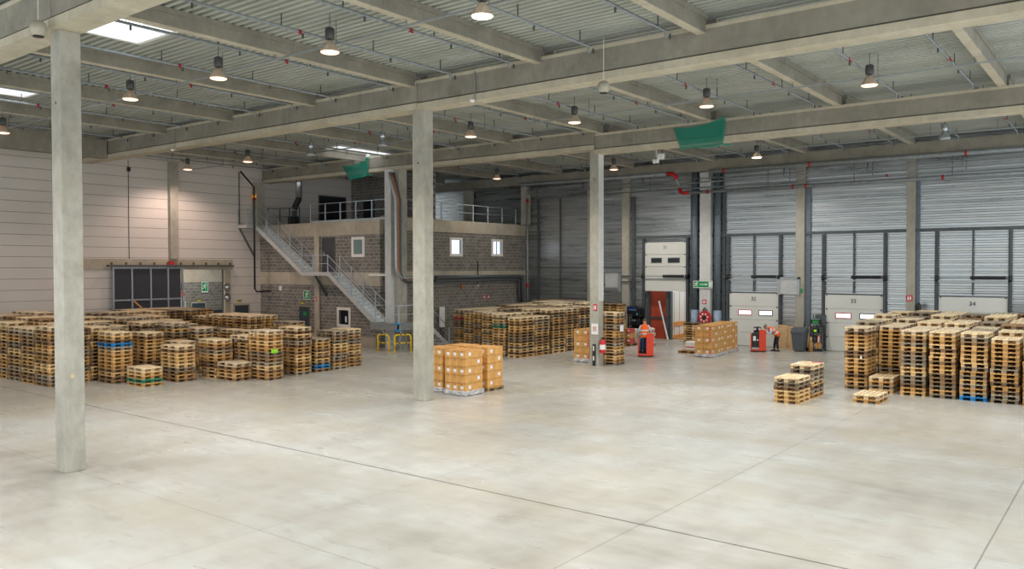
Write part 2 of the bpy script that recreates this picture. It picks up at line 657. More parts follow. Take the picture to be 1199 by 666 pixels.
struct('trim_5', mb, M['band'], 'concrete lintel and jamb around the left gate', 'trim')

# ---------------------------------------------------------------- primary beams
def primary(name, x0, x1, yc, z0, z1, label, dz=0.0, h=1.02, group='main concrete beams'):
    """I-shaped beam along x: web, lower flange, upper flange; z0/z1 soffit at both ends"""
    r = thing(name, label, 'beam', (x0, yc, 0), group)
    web = MB()
    fl = MB()
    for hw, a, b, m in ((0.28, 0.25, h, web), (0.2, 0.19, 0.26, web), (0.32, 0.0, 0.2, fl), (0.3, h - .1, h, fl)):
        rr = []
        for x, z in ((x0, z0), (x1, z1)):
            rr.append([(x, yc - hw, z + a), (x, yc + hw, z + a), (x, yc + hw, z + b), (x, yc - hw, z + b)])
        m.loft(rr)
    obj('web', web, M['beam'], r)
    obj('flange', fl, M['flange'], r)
    return r


YC = [8.32, 20.25, 32.32]
primary('main_beam', -46, -18.95, YC[0], 9.78, 9.78, 'main concrete roof beam over the left foreground column', h=1.0)
primary('main_beam', -18.93, 2, YC[0], 9.78, 9.78, 'main concrete roof beam running right from left foreground column', h=1.0)
primary('main_beam', -43.9, -19.5, YC[1], 10.02, 9.9, 'main concrete roof beam between left wall and middle column', h=0.95)
primary('main_beam', -19.48, 2, YC[1], 9.88, 9.84, 'main concrete roof beam running right from middle column', h=0.97)
primary('main_beam', -45.2, -33.5, YC[2], 10.02, 9.98, 'main concrete roof beam ending at the white office column', h=0.9)
primary('main_beam', -33.48, -20.0, YC[2], 9.98, 9.95, 'main concrete roof beam between white column and far column', h=0.9)
primary('main_beam', -19.98, 2, YC[2], 9.74, 9.72, 'main concrete roof beam running right from far column', h=0.92)
r = thing('eaves_beam', 'long concrete eaves beam along the top of the dock wall', 'beam', (-34, 44.6, 0))
mb = MB().box(-45, 2, 44.45, 44.95, 10.15, 10.72)
obj('beam_body', mb, M['beam'], r)
r = thing('edge_beam', 'deep grey edge beam high along the left wall', 'beam', (-41, 14, 0))
obj('beam_body', MB().box(-41.3, -40.85, 8.7, 19.9, 10.0, 10.9), M['beam'], r)

# ---------------------------------------------------------------- secondary beams
SEC = [-3.85, -9.2, -14.45, -19.7, -24.95, -30.3, -35.5, -40.7]
BAYS = [(8.6, 19.98, 'foreground'), (20.52, 32.05, 'middle'), (32.6, 44.4, 'far')]
for bi, (ya, yb, bn) in enumerate(BAYS):
    for k, sx_ in enumerate(SEC):
        if bi == 0 and k == 7:
            continue
        if bi == 0 and k == 0:
            continue
        dz = 0.0 if sx_ < -12 else -0.04
        r = thing('roof_joist', 'concrete roof joist, %s bay, %s from the right' % (bn, ORD[k + 1] if bi else ORD[k]), 'joist', (sx_, ya, 0), 'concrete roof joists')
        mb = MB()
        zb = 10.67 + dz
        n = 0.45
        for x0, x1_, za, zc, y0_, y1_ in ((sx_ - .12, sx_ + .12, zb, DECK - .14, ya, yb), (sx_ - .17, sx_ + .17, DECK - .14, DECK, ya, yb)):
            mb.box(x0, x1_, y0_, y1_, za, zc)
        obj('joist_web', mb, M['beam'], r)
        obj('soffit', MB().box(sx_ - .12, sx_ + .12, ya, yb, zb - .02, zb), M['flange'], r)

# ---------------------------------------------------------------- columns
def column(name, x1, y0, sx_, sy_, zt, mat, label):
    r = thing(name, label, 'column', (x1 - sx_ / 2, y0 + sy_ / 2, 0))
    mb = MB()
    mb.bbox(x1 - sx_, x1, y0, y0 + sy_, 0, zt, 0.018)
    obj('shaft', mb, mat, r)
    return r


c1 = column('concrete_column', -18.83, 8.17, 0.47, 0.45, 9.78, M['concrete'], 'square concrete column nearest the camera at the left')
c2 = column('concrete_column', -19.27, 20.06, 0.56, 0.45, 9.9, M['concrete'], 'square concrete column in the middle beside carton loads')
c3 = column('concrete_column', -19.84, 32.12, 0.47, 0.45, 9.95, M['concrete'], 'square concrete column with the fire extinguisher')
for c, z in ((c1, 8.2), (c2, 8.1), (c3, 8.6)):
    x, y_ = c.location.x, c.location.y
    obj('fixing_hole', MB().lathe((x, y_ - .226, z), [(0.035, 0), (0.035, 0.004)], 10, 'y'), M['black'], c)
mb = MB().lathe((c1.location.x + .236, c1.location.y - .05, 2.15), [(0.05, 0), (0.05, 0.003)], 10, 'x')
obj('paint_mark', mb, simple('yellow_smudge', '#bdb184', .9), c1)
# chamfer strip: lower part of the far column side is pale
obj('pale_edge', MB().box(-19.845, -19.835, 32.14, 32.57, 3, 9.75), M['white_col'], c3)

c4 = thing('concrete_column', 'white painted column at the office corner', 'column', (-33, 31.9, 0))
obj('white_shaft', MB().bbox(-33.45, -32.95, 31.65, 32.05, 0, 9.98, .015), M['white_col'], c4)
obj('shaft', MB().bbox(-33.0, -32.55, 31.9, 32.5, 0, 9.98, .015), M['concrete'], c4)
for i, (xa, xb, lab) in enumerate(((-28.85, -28.4, 'concrete wall pier behind the far column'), (-26.24, -25.77, 'concrete wall pier left of the open dock'),
                                   (-20.88, -20.2, 'wide pale concrete wall pier carrying the hose reel'), (-15.25, -14.78, 'concrete wall pier behind the wheelie bin'),
                                   (-9.62, -9.22, 'concrete wall pier left of dock thirty-four'))):
    r = thing('wall_pier', lab, 'column', ((xa + xb) / 2, YB - .3, 0), 'concrete wall piers')
    obj('shaft', MB().bbox(xa, xb, YB - (.45 if i == 2 else .3), YB - .002, 0, 10.14, .012), M['white_col'] if i == 2 else M['pilaster'], r)
r = thing('wall_pier', 'concrete wall pier on the white left wall', 'column', (XL + .15, 25.8, 0))
obj('shaft', MB().bbox(XL + .002, XL + .3, 25.58, 26.08, 5.07, 10.7, .012), M['pilaster'], r)
r = thing('wall_pier', 'concrete corner pier beside the top stair landing', 'column', (-44.9, 32.1, 0))
obj('shaft', MB().bbox(-45.25, -44.75, 31.3, 31.87, 7.26, 10.0, .012), M['pilaster'], r)
r = thing('wall_pier', 'concrete pier standing on the office front beside the upper door', 'column', (-39.5, YO - .1, 0))
obj('shaft', MB().bbox(-39.75, -39.3, YO - .12, YO - .045, 0, 6.44, .01), M['band'], r)
r = thing('wall_pier', 'concrete pier at the back of the mezzanine', 'column', (-38.9, 45.2, ZM))
obj('shaft', MB().bbox(-39.3, -38.7, 45.0, 45.5, ZM, 10.1, .01), M['pilaster'], r)
r = thing('wall_pier', 'slim grey pier in the office and dock wall corner', 'column', (-34.0, 45.3, 0))
obj('shaft', MB().bbox(-34.05, -33.6, 45.0, 45.55, 7.5, 10.1, .01), M['pilaster'], r)

# ---------------------------------------------------------------- sprinkler pipes and trays
HANG = MB().box(-.012, .012, -.012, .012, 0, DECK - 10.8).mesh('hanger', M['dark_steel'])
HEAD = MB().box(-.02, .02, -.02, .02, -.16, -.03).mesh('sprinkler_head', M['dark_steel'])
for bi, (ya, yb, bn) in enumerate(BAYS):
    cnt = 0
    for k in range(0, 8):
        for off in (2.0, 4.4):
            x = SEC[k] - 5.25 + off
            if x < -44 or (bi == 0 and x > -9.6):
                continue
            cnt += 1
            if bi == 0 and abs(x + 22.95) < .1:
                x = -23.55
            r = thing('sprinkler_pipe', 'grey sprinkler pipe under the roof, %s bay, %s from the right' % (bn, ORD[cnt]), 'pipe', (x, ya, 10.78), 'sprinkler pipes')
            yend = yb - .35
            obj('tube', MB().tube([(x, ya - .1, 10.78), (x, yend, 10.78), (x, yend + .03, 10.6)], 0.04, 8), M['pipe'], r)
            cl = MB()
            L = yb - ya
            for f in ((0.45,) if (cnt % 2) else (0.6,)):
                cl.lathe((x, ya + L * f, 10.78), [(0.055, -.04), (0.055, .04)], 10, 'y')
                cl.bar((x, ya + L * f, 10.76), (x + .1, ya + L * f, 10.68), .04, .03)
            obj('red_clip', cl, M['red_clip'], r)
            for f in (0.12, 0.4, 0.68, 0.93):
                o_ = obj('hanger', HANG, None, r)
                o_.location = (0, L * f, .02)
                o_ = obj('sprinkler_head', HEAD, None, r)
                o_.location = (0, L * (f + .06), 0)
for y_, z_, xa, xb, lab in ((14.45, 10.5, -45, -2, 'thin bright cable tray over the foreground lamp row'), (27.0, 10.42, -45, 2, 'thin bright cable tray over the middle lamp row'),
                            (41.0, 10.5, -33, 2, 'thin bright cable tray over the far lamp row')):
    r = thing('cable_tray', lab, 'cable tray', (xa, y_, z_), 'cable trays')
    mb = MB().box(xa, xb, y_ - .04, y_ + .04, z_ - .012, z_)
    mb.box(xa, xb, y_ - .04, y_ - .03, z_, z_ + .03).box(xa, xb, y_ + .03, y_ + .04, z_, z_ + .03)
    obj('channel', mb, M['steel'], r)
    hm = MB().box(-.006, .006, -.006, .006, 0, DECK - z_).mesh('hanger', M['dark_steel'])
    for x in np.arange(xa + 1.6, xb, 2.63):
        obj('hanger', hm, None, r).location = (x - xa, 0, 0)

# ---------------------------------------------------------------- lamps
def lamp(x, y_, z, kind, label):
    r = thing('hanging_lamp', label, 'lamp', (x, y_, z), 'high bay lamps')
    obj('suspension', MB().box(x - .008, x + .008, y_ - .008, y_ + .008, z + .58, DECK).box(x - .05, x + .05, y_ - .05, y_ + .05, z + .56, z + .6), M['dark_steel'], r)
    b = MB().lathe((x, y_, z), [(.11, .33), (.125, .35), (.125, .58), (.1, .62)], 18)
    b.lathe((x, y_, z), [(.06, .27), (.06, .34)], 14)
    obj('ballast_housing', b, M['ballast'] if kind != 'off' else M['bell_off'], r)
    obj('reflector', MB().lathe((x, y_, z), [(.07, .28), (.11, .25), (.17, .17), (.22, .08), (.25, .02), (.25, 0), (.235, .005), (.2, .08), (.15, .16), (.07, .25)], 24, cap=False), M['bell'] if kind != 'off' else M['bell_off'], r)
    obj('lens', MB().lathe((x, y_, z), [(.238, -.004), (.22, -.02), (.14, -.035), (.001, -.04)], 24), M['lens_' + kind], r, label={'warm': 'glowing warm lens', 'white': 'glowing white lens', 'off': 'unlit glass lens'}[kind])
    if kind != 'off':
        ld = bpy.data.lights.new('lamp_light', 'SPOT')
        ld.energy = LAMP_W * (.25 if (x < -30 and y_ > 35) else .55 if x < -36 else 1)
        ld.spot_size = math.radians(150)
        ld.spot_blend = 0.6
        ld.color = ((1.0, .74, .64) if x < -36 else (1.0, .93, .86)) if kind == 'warm' else (1, .97, .93)
        ld.shadow_soft_size = 0.22
        lo = bpy.data.objects.new('lamp_light', ld)
        C.objects.link(lo)
        lo.parent = r
        lo.location = (0, 0, -.07)
    return r


LAMP_W = 1700
LAMPS = [(-11.7, 14.05, 'white', 'white lit high bay lamp at the top centre of view'), (-16.75, 13.95, 'warm', 'warm lit high bay lamp left of top centre, first row'),
         (-21.65, 13.85, 'warm', 'warm lit lamp right of the foreground rooflight'), (-26.6, 13.75, 'warm', 'warm lit lamp right of the left foreground column'),
         (-37.3, 13.9, 'warm', 'warm lit lamp at the left edge of view'),
         (-6.75, 26.7, 'warm', 'warm lit lamp at upper right, largest of middle row'), (-12.1, 26.7, 'warm', 'warm lit lamp just above the large green net'),
         (-17.45, 26.5, 'warm', 'warm lit lamp above the far column, middle row'), (-22.8, 26.6, 'warm', 'warm lit lamp right of the middle column'),
         (-27.6, 26.0, 'off', 'unlit lamp just left of the middle column by rooflight'), (-32.7, 26.0, 'off', 'unlit metal lamp left of the office rooflight'),
         (-37.4, 25.6, 'warm', 'warm lit lamp high beside the top stair landing'), (-43.0, 25.5, 'warm', 'warm lit lamp right beside the white left wall'),
         (-24.05, 40.6, 'warm', 'warm lit lamp just right of the far column top'), (-32.3, 40.2, 'warm', 'warm lit lamp over the far pallet block'),
         (-15.7, 40.7, 'white', 'white lit lamp in far row near dock wall'), (-6.95, 39.8, 'off', 'unlit lamp at far right near dock wall')]
for x, y_, k, lab in LAMPS:
    lamp(x, y_, 10.13, k, lab)
for x, y_ in ((-6.5, 1.6), (-11.7, 1.6), (-16.9, 1.6), (-22.1, 1.6), (-6.5, 14.0), (-1.3, 14.0), (-1.5, 26.6), (-1.5, 1.6), (-1.8, 40)):  # unseen lamps carrying the grid on, added to light the foreground floor
    lamp(x, y_, 10.13, 'white', 'added high bay lamp outside the right or near edge of view')

# alarm speakers, sensors, cameras
def speaker(x, y_, z, lab):
    r = thing('hanging_speaker', lab, 'speaker', (x, y_, z))
    obj('body', MB().lathe((x, y_, z), [(.05, .3), (.13, .26), (.17, .16), (.17, .06), (.13, .0), (.12, -.03)], 18), M['bell_off'] if False else simple('beige_housing', '#a9a493', .5), r)
    obj('grille', MB().lathe((x, y_, z), [(.11, -.05), (.11, -.03)], 16), M['black'], r)
    obj('cord', MB().box(x - .006, x + .006, y_ - .006, y_ + .006, z + .3, z + 1.5), M['white'], r)


speaker(-12.0, 19.7, 9.45, 'round alarm speaker hanging under the long beam')
speaker(-18.8, 7.72, 9.55, 'round alarm speaker beside the left foreground column top')
for i, (x, y_, z, lab) in enumerate(((-16.9, 19.8, 9.83, 'small white detector under beam right of middle column'), (-34.6, 19.8, 9.85, 'small white detector under the left long beam'))):
    r = thing('detector', lab, 'detector', (x, y_, z))
    obj('housing', MB().lathe((x, y_, z), [(.09, .03), (.09, 0), (.05, -.05)], 14), M['white'], r)
    obj('conduit', MB().box(x - .015, x + .015, y_ + .1, y_ + .13, z, z + .95), M['steel'], r)
r = thing('hanging_camera', 'white security camera pair hanging near the far column', 'camera', (-18.2, 34.6, 9.6))
obj('drop_rod', MB().box(-18.22, -18.18, 34.58, 34.62, 9.7, DECK), M['white'], r)
obj('junction_box', MB().bbox(-18.1, -17.8, 34.5, 34.7, 9.6, 9.85, .01), M['white'], r)
for dx in (-.15, .0):
    obj('camera_head', MB().lathe((-18.15 + dx, 34.6, 9.5), [(.08, .12), (.1, .05), (.09, -.03), (.03, -.08)], 14), M['white'], r)

# green nets hung over the far beam
def net(x0, x1, tl, tr, bl, br, lab, inset=(0.25, 0.1)):
    y_ = YC[2] - .36
    n = 14
    mb = MB()
    grid = []
    for j in range(9):
        v = j / 8
        row = []
        for i in range(n + 1):
            u = i / n
            zt = tl + (tr - tl) * u - .22 * math.sin(PI * u) * .8
            zb_ = bl + (br - bl) * u + .04 * math.sin(2 * PI * u)
            xx = x0 + (x1 - x0) * u + (inset[0] * (1 - u) - inset[1] * u) * v
            row.append((xx, y_ - .02 * math.sin(5 * u + 3 * v), zt + (zb_ - zt) * v))
        grid.append(row)
    vs = [p for r_ in grid for p in r_]
    fs = [(j * (n + 1) + i, j * (n + 1) + i + 1, (j + 1) * (n + 1) + i + 1, (j + 1) * (n + 1) + i) for j in range(8) for i in range(n)]
    nvs = vs + [(x, y + .006, z) for x, y, z in vs]
    mb.add(nvs, fs + [tuple(reversed([i + len(vs) for i in f])) for f in fs], True)
    r = thing('hanging_net', lab, 'net', ((x0 + x1) / 2, y_, bl))
    obj('mesh_sheet', mb, M['net'], r)
    h = MB().tube([(p[0], p[1] - .012, p[2]) for p in grid[-1]], .02, 6)
    h.tube([(p[0], p[1] - .012, p[2]) for p in (grid[k_][-1] for k_ in range(9))], .014, 6)
    h.tube([grid[-1][-1], (grid[-1][-1][0] + .35, y_, grid[-1][-1][2] - .06)], .03, 6)
    obj('hem', h, simple('green_net_hem', '#0aa28a', .6), r, label='brighter green hem')


net(-37.35, -35.1, 10.5, 10.9, 9.65, 9.85, 'smaller green net draped over beam above the office stair', (.7, .0))
net(-16.0, -13.65, 10.5, 10.78, 9.55, 9.6, 'large green net draped over the right far beam', (.35, .1))
# ---------------------------------------------------------------- dock doors
def dock_door(num, x0, x1, zbot, txt, lab, lit, sections):
    r = struct_root('door_%d' % num, lab, 'dock door', ((x0 + x1) / 2, YB - .1, 0))
    y1 = YB - .03
    z = zbot
    ztop = zbot
    for i in range(sections):
        mb = MB().bbox(x0, x1, y1 - .06, y1, z + .006, z + .75, .008)
        mb.mi = 1
        for hx in (x0 + .05, x1 - .13):
            mb.box(hx, hx + .08, y1 - .075, y1 - .06, z + .7, z + .78 if i < sections - 1 else z + .75)
        p = obj('door_section', mb, [M['door_white'], M['dark_steel']], r)
        if i == (2 if num != 1 else 2):
            for a, b in (((.2, .45), (.62, .87)) if num != 1 else ((.17, .4), (.58, .83))):
                xa, xb = x0 + (x1 - x0) * a, x0 + (x1 - x0) * b
                za, zb = z + .28, z + .5
                fr = MB()
                for q in ((xa - .05, xb + .05, za - .05, za), (xa - .05, xb + .05, zb, zb + .05), (xa - .05, xa, za, zb), (xb, xb + .05, za, zb)):
                    fr.box(q[0], q[1], y1 - .08, y1 - .06, q[2], q[3])
                w = obj('window_frame', fr, M['red_white'] if (lit and a < .5) else M['dark_steel'], p)
                obj('pane', MB().box(xa, xb, y1 - .07, y1 - .061, za, zb), M['pane_lit'] if lit else M['glass_dark'], w)
        z += .76
        ztop = z
    obj('top_seal', MB().box(x0 - .03, x1 + .03, y1 - .08, y1, ztop, ztop + .05), M['dark_steel'], r)
    for xx, s in ((x0 - .09, -1), (x1 + .09, 1)):
        mb = MB().box(xx - .09, xx + .07, y1 - .12, y1, 0, 6.32)
        mb.box(xx - .02, xx + .02, y1 - .17, y1 - .12, 0, 6.3)
        obj('vertical_track', mb, M['dark_steel'], r)
        b = MB().box(xx - .07, xx + .07, y1 - .22, y1, 3.82, 4.1)
        b.lathe((xx, y1 - .2, 3.95), [(.13, -.05), (.13, .05)], 14, 'x')
        obj('shaft_bracket', b, M['black'], r)
    obj('torsion_shaft', MB().tube([(x0 - .35, y1 - .2, 4.0), (x1 + .1, y1 - .2, 4.0)], .025, 8).box(x0 - .1, x1 + .1, y1 - .12, y1 - .06, 3.78, 3.86), M['steel'], r)
    xm = (x0 + x1) / 2
    sp = MB()
    n = 60
    for k in range(n):
        xa = xm - .08 + (x1 - xm) * k / n
        sp.lathe((xa, y1 - .2, 4.0), [(.085, 0), (.07, .012), (.085, .024)], 10, 'x', cap=False)
    obj('torsion_spring', sp, M['black'], r)
    if num != 1:
        obj('centre_bar', MB().box(xm - .035, xm + .035, y1 - .1, y1 - .04, 3.15, 6.35), M['dark_steel'], r)
    me = text_mesh(txt, .3, simple('door_number_%d' % num, '#39434f', .6))
    t = bpy.data.objects.new('number', me)
    C.objects.link(t)
    t.parent = r
    t.rotation_euler = (PI / 2, 0, 0)
    t.location = Vector((xm, y1 - .075, (zbot + (sections - 1) * .76 + .42))) - r.location
    return r


dock_door(1, -24.7, -21.9, 3.06, '31', 'half raised white dock door above the open trailer bay', False, 4)
dock_door(2, -19.15, -16.25, 0.02, '32', 'white sectional dock door behind the bending worker', True, 4)
dock_door(3, -13.7, -10.75, 0.02, '33', 'white sectional dock door left of the right pallet block', True, 4)
dock_door(4, -8.15, -5.15, 0.02, '34', 'white sectional dock door numbered thirty-four behind pallets', False, 4)
r = thing('wall_rail', 'long horizontal grey rail above all the dock doors', 'rail', (-15, YB - .1, 6.4))
obj('rail_beam', MB().box(-25.6, 2, YB - .2, YB - .05, 6.34, 6.46), M['dark_steel'], r)
r = thing('wall_rail', 'thin dark rail across the shaded big shutter', 'rail', (-31, YB - .1, 4.5))
obj('rail_beam', MB().box(-33.2, -25.8, YB - .06, YB - .01, 4.52, 4.58), M['dark_steel'], r)
# shaded liner bay left: vertical trims
for i, x in enumerate((-33.0, -32.6)):
    r = thing('wall_trim', ['slim grey vertical pipe at the office and dock corner', 'dark vertical flashing beside the corner pipe'][i], 'trim', (x, YB - .05, 0))
    if i == 0:
        obj('tube', MB().tube([(-33.45, 44.95, 0), (-33.45, 44.95, 9.3)], .06, 8), M['pipe'], r)
        obj('red_valve', MB().lathe((-33.45, 44.95, 9.0), [(.11, 0), (.11, .2)], 10).lathe((-33.45, 44.95, 3.2), [(.11, 0), (.11, .25)], 10), M['red_clip'], r)
    else:
        obj('strip', MB().box(-33.05, -32.85, YB - .06, YB - .002, 0, 9.2).box(-31.2, -31.1, YB - .05, YB - .002, 0, 9.2), M['dark_steel'], r)
# big dull lower sheet panels in the shaded corner
# downpipes beside the wide pier
for x, lab in ((-21.26, 'thick blue-grey downpipe left of the hose reel pier'), (-19.83, 'thick blue-grey downpipe right of the hose reel pier')):
    r = thing('downpipe', lab, 'pipe', (x, YB - .25, 0), 'downpipes')
    obj('tube', MB().lathe((x, YB - .25, 1.98), [(.19, 0), (.19, 8.4)], 18), M['downpipe'], r)
    obj('base_sleeve', MB().lathe((x, YB - .25, 0), [(.235, 0), (.235, 2.0)], 18), M['downpipe_base'], r)
    for z in (1.98, 2.9, 5.2, 7.6):
        obj('collar', MB().lathe((x, YB - .25, z), [(.22, 0), (.22, .05)], 18), M['dark_steel'], r)
for xa, xb, lab in ((-21.62, -21.46, 'dark steel strip right of the open dock'), (-21.05, -20.9, 'dark steel strip between left downpipe and pier'),
                    (-19.62, -19.42, 'dark steel strip right of the right downpipe'), (-25.62, -25.42, 'dark steel strip left of the open dock'),
                    (-14.76, -14.5, 'dark steel strip right of the bin pier'), (-9.2, -9.05, 'dark steel strip beside the pier near dock thirty-four')):
    r = thing('wall_strip', lab, 'trim', ((xa + xb) / 2, YB - .05, 0), 'dark wall strips')
    obj('strip', MB().box(xa, xb, YB - .1, YB - .002, 0, 9.0), M['downpipe'] if xa > -15 else M['dark_steel'], r)

# upper pipework along the dock wall
def wpipe(x0, x1, y_, z0, z1, rad, lab, clips=(), elbow=None):
    r = thing('wall_pipe', lab, 'pipe', (x0, y_, z0), 'pipes along the dock wall')
    obj('tube', MB().tube([(x0, y_, z0), (x1, y_, z1)], rad, 10), M['pipe'], r)
    if clips:
        for x in clips:
            z = z0 + (z1 - z0) * (x - x0) / (x1 - x0)
            obj('red_coupling', MB().lathe((x, y_, z), [(rad + .025, -.05), (rad + .025, .05)], 12, 'x'), M['red_clip'], r)
    n = int((x1 - x0) / 5) + 1
    for k in range(n + 1):
        x = x0 + .3 + (x1 - x0 - .6) * k / n
        obj('hanger', MB().box(x - .015, x + .015, y_ - .015, y_ + .015, z0, 10.2), M['dark_steel'], r)
    return r


p = wpipe(-21.6, 2, 45.0, 8.97, 8.95, .1, 'lower thick pipe along the right dock wall', (-20.3, -15.3, -14.6, -7.9))
obj('red_elbow', MB().tube([(-22.1, 45.0, 9.3), (-22.05, 45.0, 9.05), (-21.85, 45.0, 8.97), (-21.5, 45.0, 8.97)], .115, 10), M['red_clip'], p)
p = wpipe(-33.6, -22.3, 44.35, 10.15, 10.1, .11, 'upper thick pipe along the left dock wall', ())
obj('red_elbow', MB().tube([(-22.6, 44.35, 10.1), (-22.25, 44.35, 10.1), (-22.05, 44.4, 9.9), (-22.05, 44.4, 9.75)], .125, 10), M['red_clip'], p)
obj('drop', MB().tube([(-22.05, 44.4, 9.8), (-22.08, 45.0, 9.3)], .1, 10), M['pipe'], p)
wpipe(-19.9, 2, 44.3, 10.05, 9.95, .11, 'upper thick pipe along the right dock wall', (-19.0, -14.2, -6.8))
wpipe(-33.6, 2, 44.9, 9.55, 9.5, .045, 'thin middle pipe along the dock wall')
wpipe(-33.6, 2, 45.04, 9.78, 9.74, .03, 'thin upper conduit along the dock wall')
wpipe(-33.0, 2, 45.04, 9.22, 9.26, .04, 'thin lower conduit along the dock wall', (-10.5,))

# open dock: trailer interior and leaf of the dock shelter beyond the wall
r = thing('dock_shelter', 'red-brown dock shelter panel in the open bay', 'dock shelter', (-24, YB + .9, 0))
obj('red_panel', MB().box(-24.95, -23.5, YB + .6, YB + .7, 0, 3.4), M['rust_red'], r)
obj('cross_bar', MB().box(-24.95, -23.5, YB + .54, YB + .598, 1.3, 1.42), M['dark_steel'], r)
obj('side_post', MB().box(-24.74, -24.6, YB + .22, YB + .5, 0, 3.1).box(-23.42, -23.25, YB + .25, YB + .5, 0, 3.1).box(-23.2, -23.1, YB + .3, YB + .55, 0, 3.1), M['dark_steel'], r)
obj('threshold', MB().box(-24.7, -21.92, YB + .05, YB + .55, 0, .06), M['band'], r)
r = thing('trailer', 'white trailer interior seen through the open bay', 'trailer', (-22, YB + 4, 0))
mb = MB().box(-23.45, -23.35, YB + .9, YB + 12, .1, 3.0)
x = -22.6
mb2 = MB().box(-20.0, -19.9, YB + .9, YB + 12, .1, 3.0).box(-23.35, -20.0, YB + 11.9, YB + 12, .1, 3.0)
obj('near_post', MB().bbox(-23.42, -23.25, YB + .74, YB + .89, .05, 2.95, .01), M['white'], r)
obj('side_wall', mb, M['trailer_white'], r)
s = MB()
for k in range(14):
    s.box(-23.35, -23.335, YB + 1.2 + k * .75, YB + 1.24 + k * .75, .1, 3.0)
obj('inner_wall', mb2, M['trailer_white'], r)
obj('wall_rib', s, M['band'], r)
obj('rub_rail', MB().box(-23.348, -23.28, YB + .9, YB + 11.9, .85, 1.1).box(-23.348, -23.27, YB + .9, YB + 11.9, .1, .3), M['orange_rail'], r)
obj('deck_floor', MB().box(-23.45, -19.9, YB + .72, YB + 12, 0, .098), M['brown_wood'], r)
r = thing('pole', 'white pole leaning against the red-brown panel', 'pole', (-23.3, YB + .3, 0))
obj('shaft', MB().bar((-23.2, YB + .08, .08), (-23.95, YB + .34, 2.45), .09, .05), M['white'], r)
obj('end_cap', MB().bar((-23.95, YB + .34, 2.45), (-23.965, YB + .345, 2.5), .1, .06), M['black'], r)

# metal guard frames (dock control housings) on the wall
r = thing('wall_screen', 'galvanised mesh frame between second and third dock', 'screen', (-15.6, YB - .25, 3.0))
fr = MB()
for q in ((-16.22, -16.08, 3.0, 3.98), (-15.12, -14.98, 3.0, 3.98), (-16.22, -14.98, 3.88, 3.98)):
    fr.box(q[0], q[1], YB - .4, YB - .32, q[2], q[3])
obj('frame', fr, M['steel'], r)
obj('panel', MB().box(-16.08, -15.12, YB - .36, YB - .34, 3.04, 3.88), M['stringer'], r)
r = thing('wall_screen', 'grey panel frame left of the open dock', 'screen', (-26.6, YB - .35, 3.2))
obj('panel', MB().box(-27.4, -26.45, YB - .42, YB - .38, 3.25, 4.15), M['stringer'], r)
obj('frame', MB().box(-26.45, -26.25, YB - .45, YB - .32, 3.0, 4.2).box(-27.4, -26.3, YB - .45, YB - .36, 4.15, 4.22), M['steel'], r)
obj('arm', MB().box(-26.2, -24.9, YB - .4, YB - .3, 3.95, 4.02).box(-26.2, -24.9, YB - .4, YB - .3, 3.6, 3.66), M['dark_steel'], r)

# ---------------------------------------------------------------- signs
def panel_sign(name, c, w, h, facing, mat, lab, border=True):
    """flat sign plate; facing '-y' or '+x'; returns root"""
    r = thing(name, lab, 'sign', c)
    if facing == '-y':
        f = lambda u0, u1, v0, v1, d0, d1: (c[0] + u0, c[0] + u1, c[1] - d1, c[1] - d0, c[2] + v0, c[2] + v1)
    else:
        f = lambda u0, u1, v0, v1, d0, d1: (c[0] + d0, c[0] + d1, c[1] + u0, c[1] + u1, c[2] + v0, c[2] + v1)
    obj('plate', MB().box(*f(-w / 2, w / 2, -h / 2, h / 2, 0, .02)), mat, r)
    if border:
        b = MB()
        t = .035
        for q in ((-w / 2, w / 2, -h / 2, -h / 2 + t), (-w / 2, w / 2, h / 2 - t, h / 2), (-w / 2, -w / 2 + t, -h / 2 + t, h / 2 - t), (w / 2 - t, w / 2, -h / 2 + t, h / 2 - t)):
            b.box(*f(*q, .02, .028))
        obj('border', b, M['white'], r)
    return r, f


def runner(f, u, v, s, r):
    """running figure pictogram"""
    mb = MB()

    def limb(a, b, w):
        (x0, y0), (x1, y1) = a, b
        d = math.hypot(x1 - x0, y1 - y0)
        nx, ny = -(y1 - y0) / d * w / 2, (x1 - x0) / d * w / 2
        q = [(x0 + nx, y0 + ny), (x1 + nx, y1 + ny), (x1 - nx, y1 - ny), (x0 - nx, y0 - ny)]
        q = [(u + p[0] * s, v + p[1] * s) for p in q]
        b1 = [f(p[0], p[0], p[1], p[1], .02, .03) for p in q]
        near = [(b_[0], b_[2], b_[4]) for b_ in b1]
        far = [(b_[1], b_[3], b_[4]) for b_ in b1]
        mb.loft([near, far])
    limb((-.05, .0), (.06, .26), .17)
    limb((.06, .24), (.26, .12), .08)
    limb((.26, .12), (.34, .2), .07)
    limb((.02, .22), (-.18, .2), .08)
    limb((-.18, .2), (-.26, .06), .07)
    limb((-.04, .02), (.16, -.12), .1)
    limb((.16, -.12), (.1, -.38), .09)
    limb((-.05, .02), (-.16, -.22), .1)
    limb((-.16, -.22), (-.4, -.3), .09)
    hx, hy = u + .14 * s, v + .38 * s
    ring = [(hx + .09 * s * math.cos(k * PI / 5), hy + .09 * s * math.sin(k * PI / 5)) for k in range(10)]
    a = [f(p[0], p[0], p[1], p[1], .02, .03) for p in ring]
    mb.loft([[(q[0], q[2], q[4]) for q in a], [(q[1], q[3], q[4]) for q in a]])
    obj('running_figure', mb, M['white'], r)


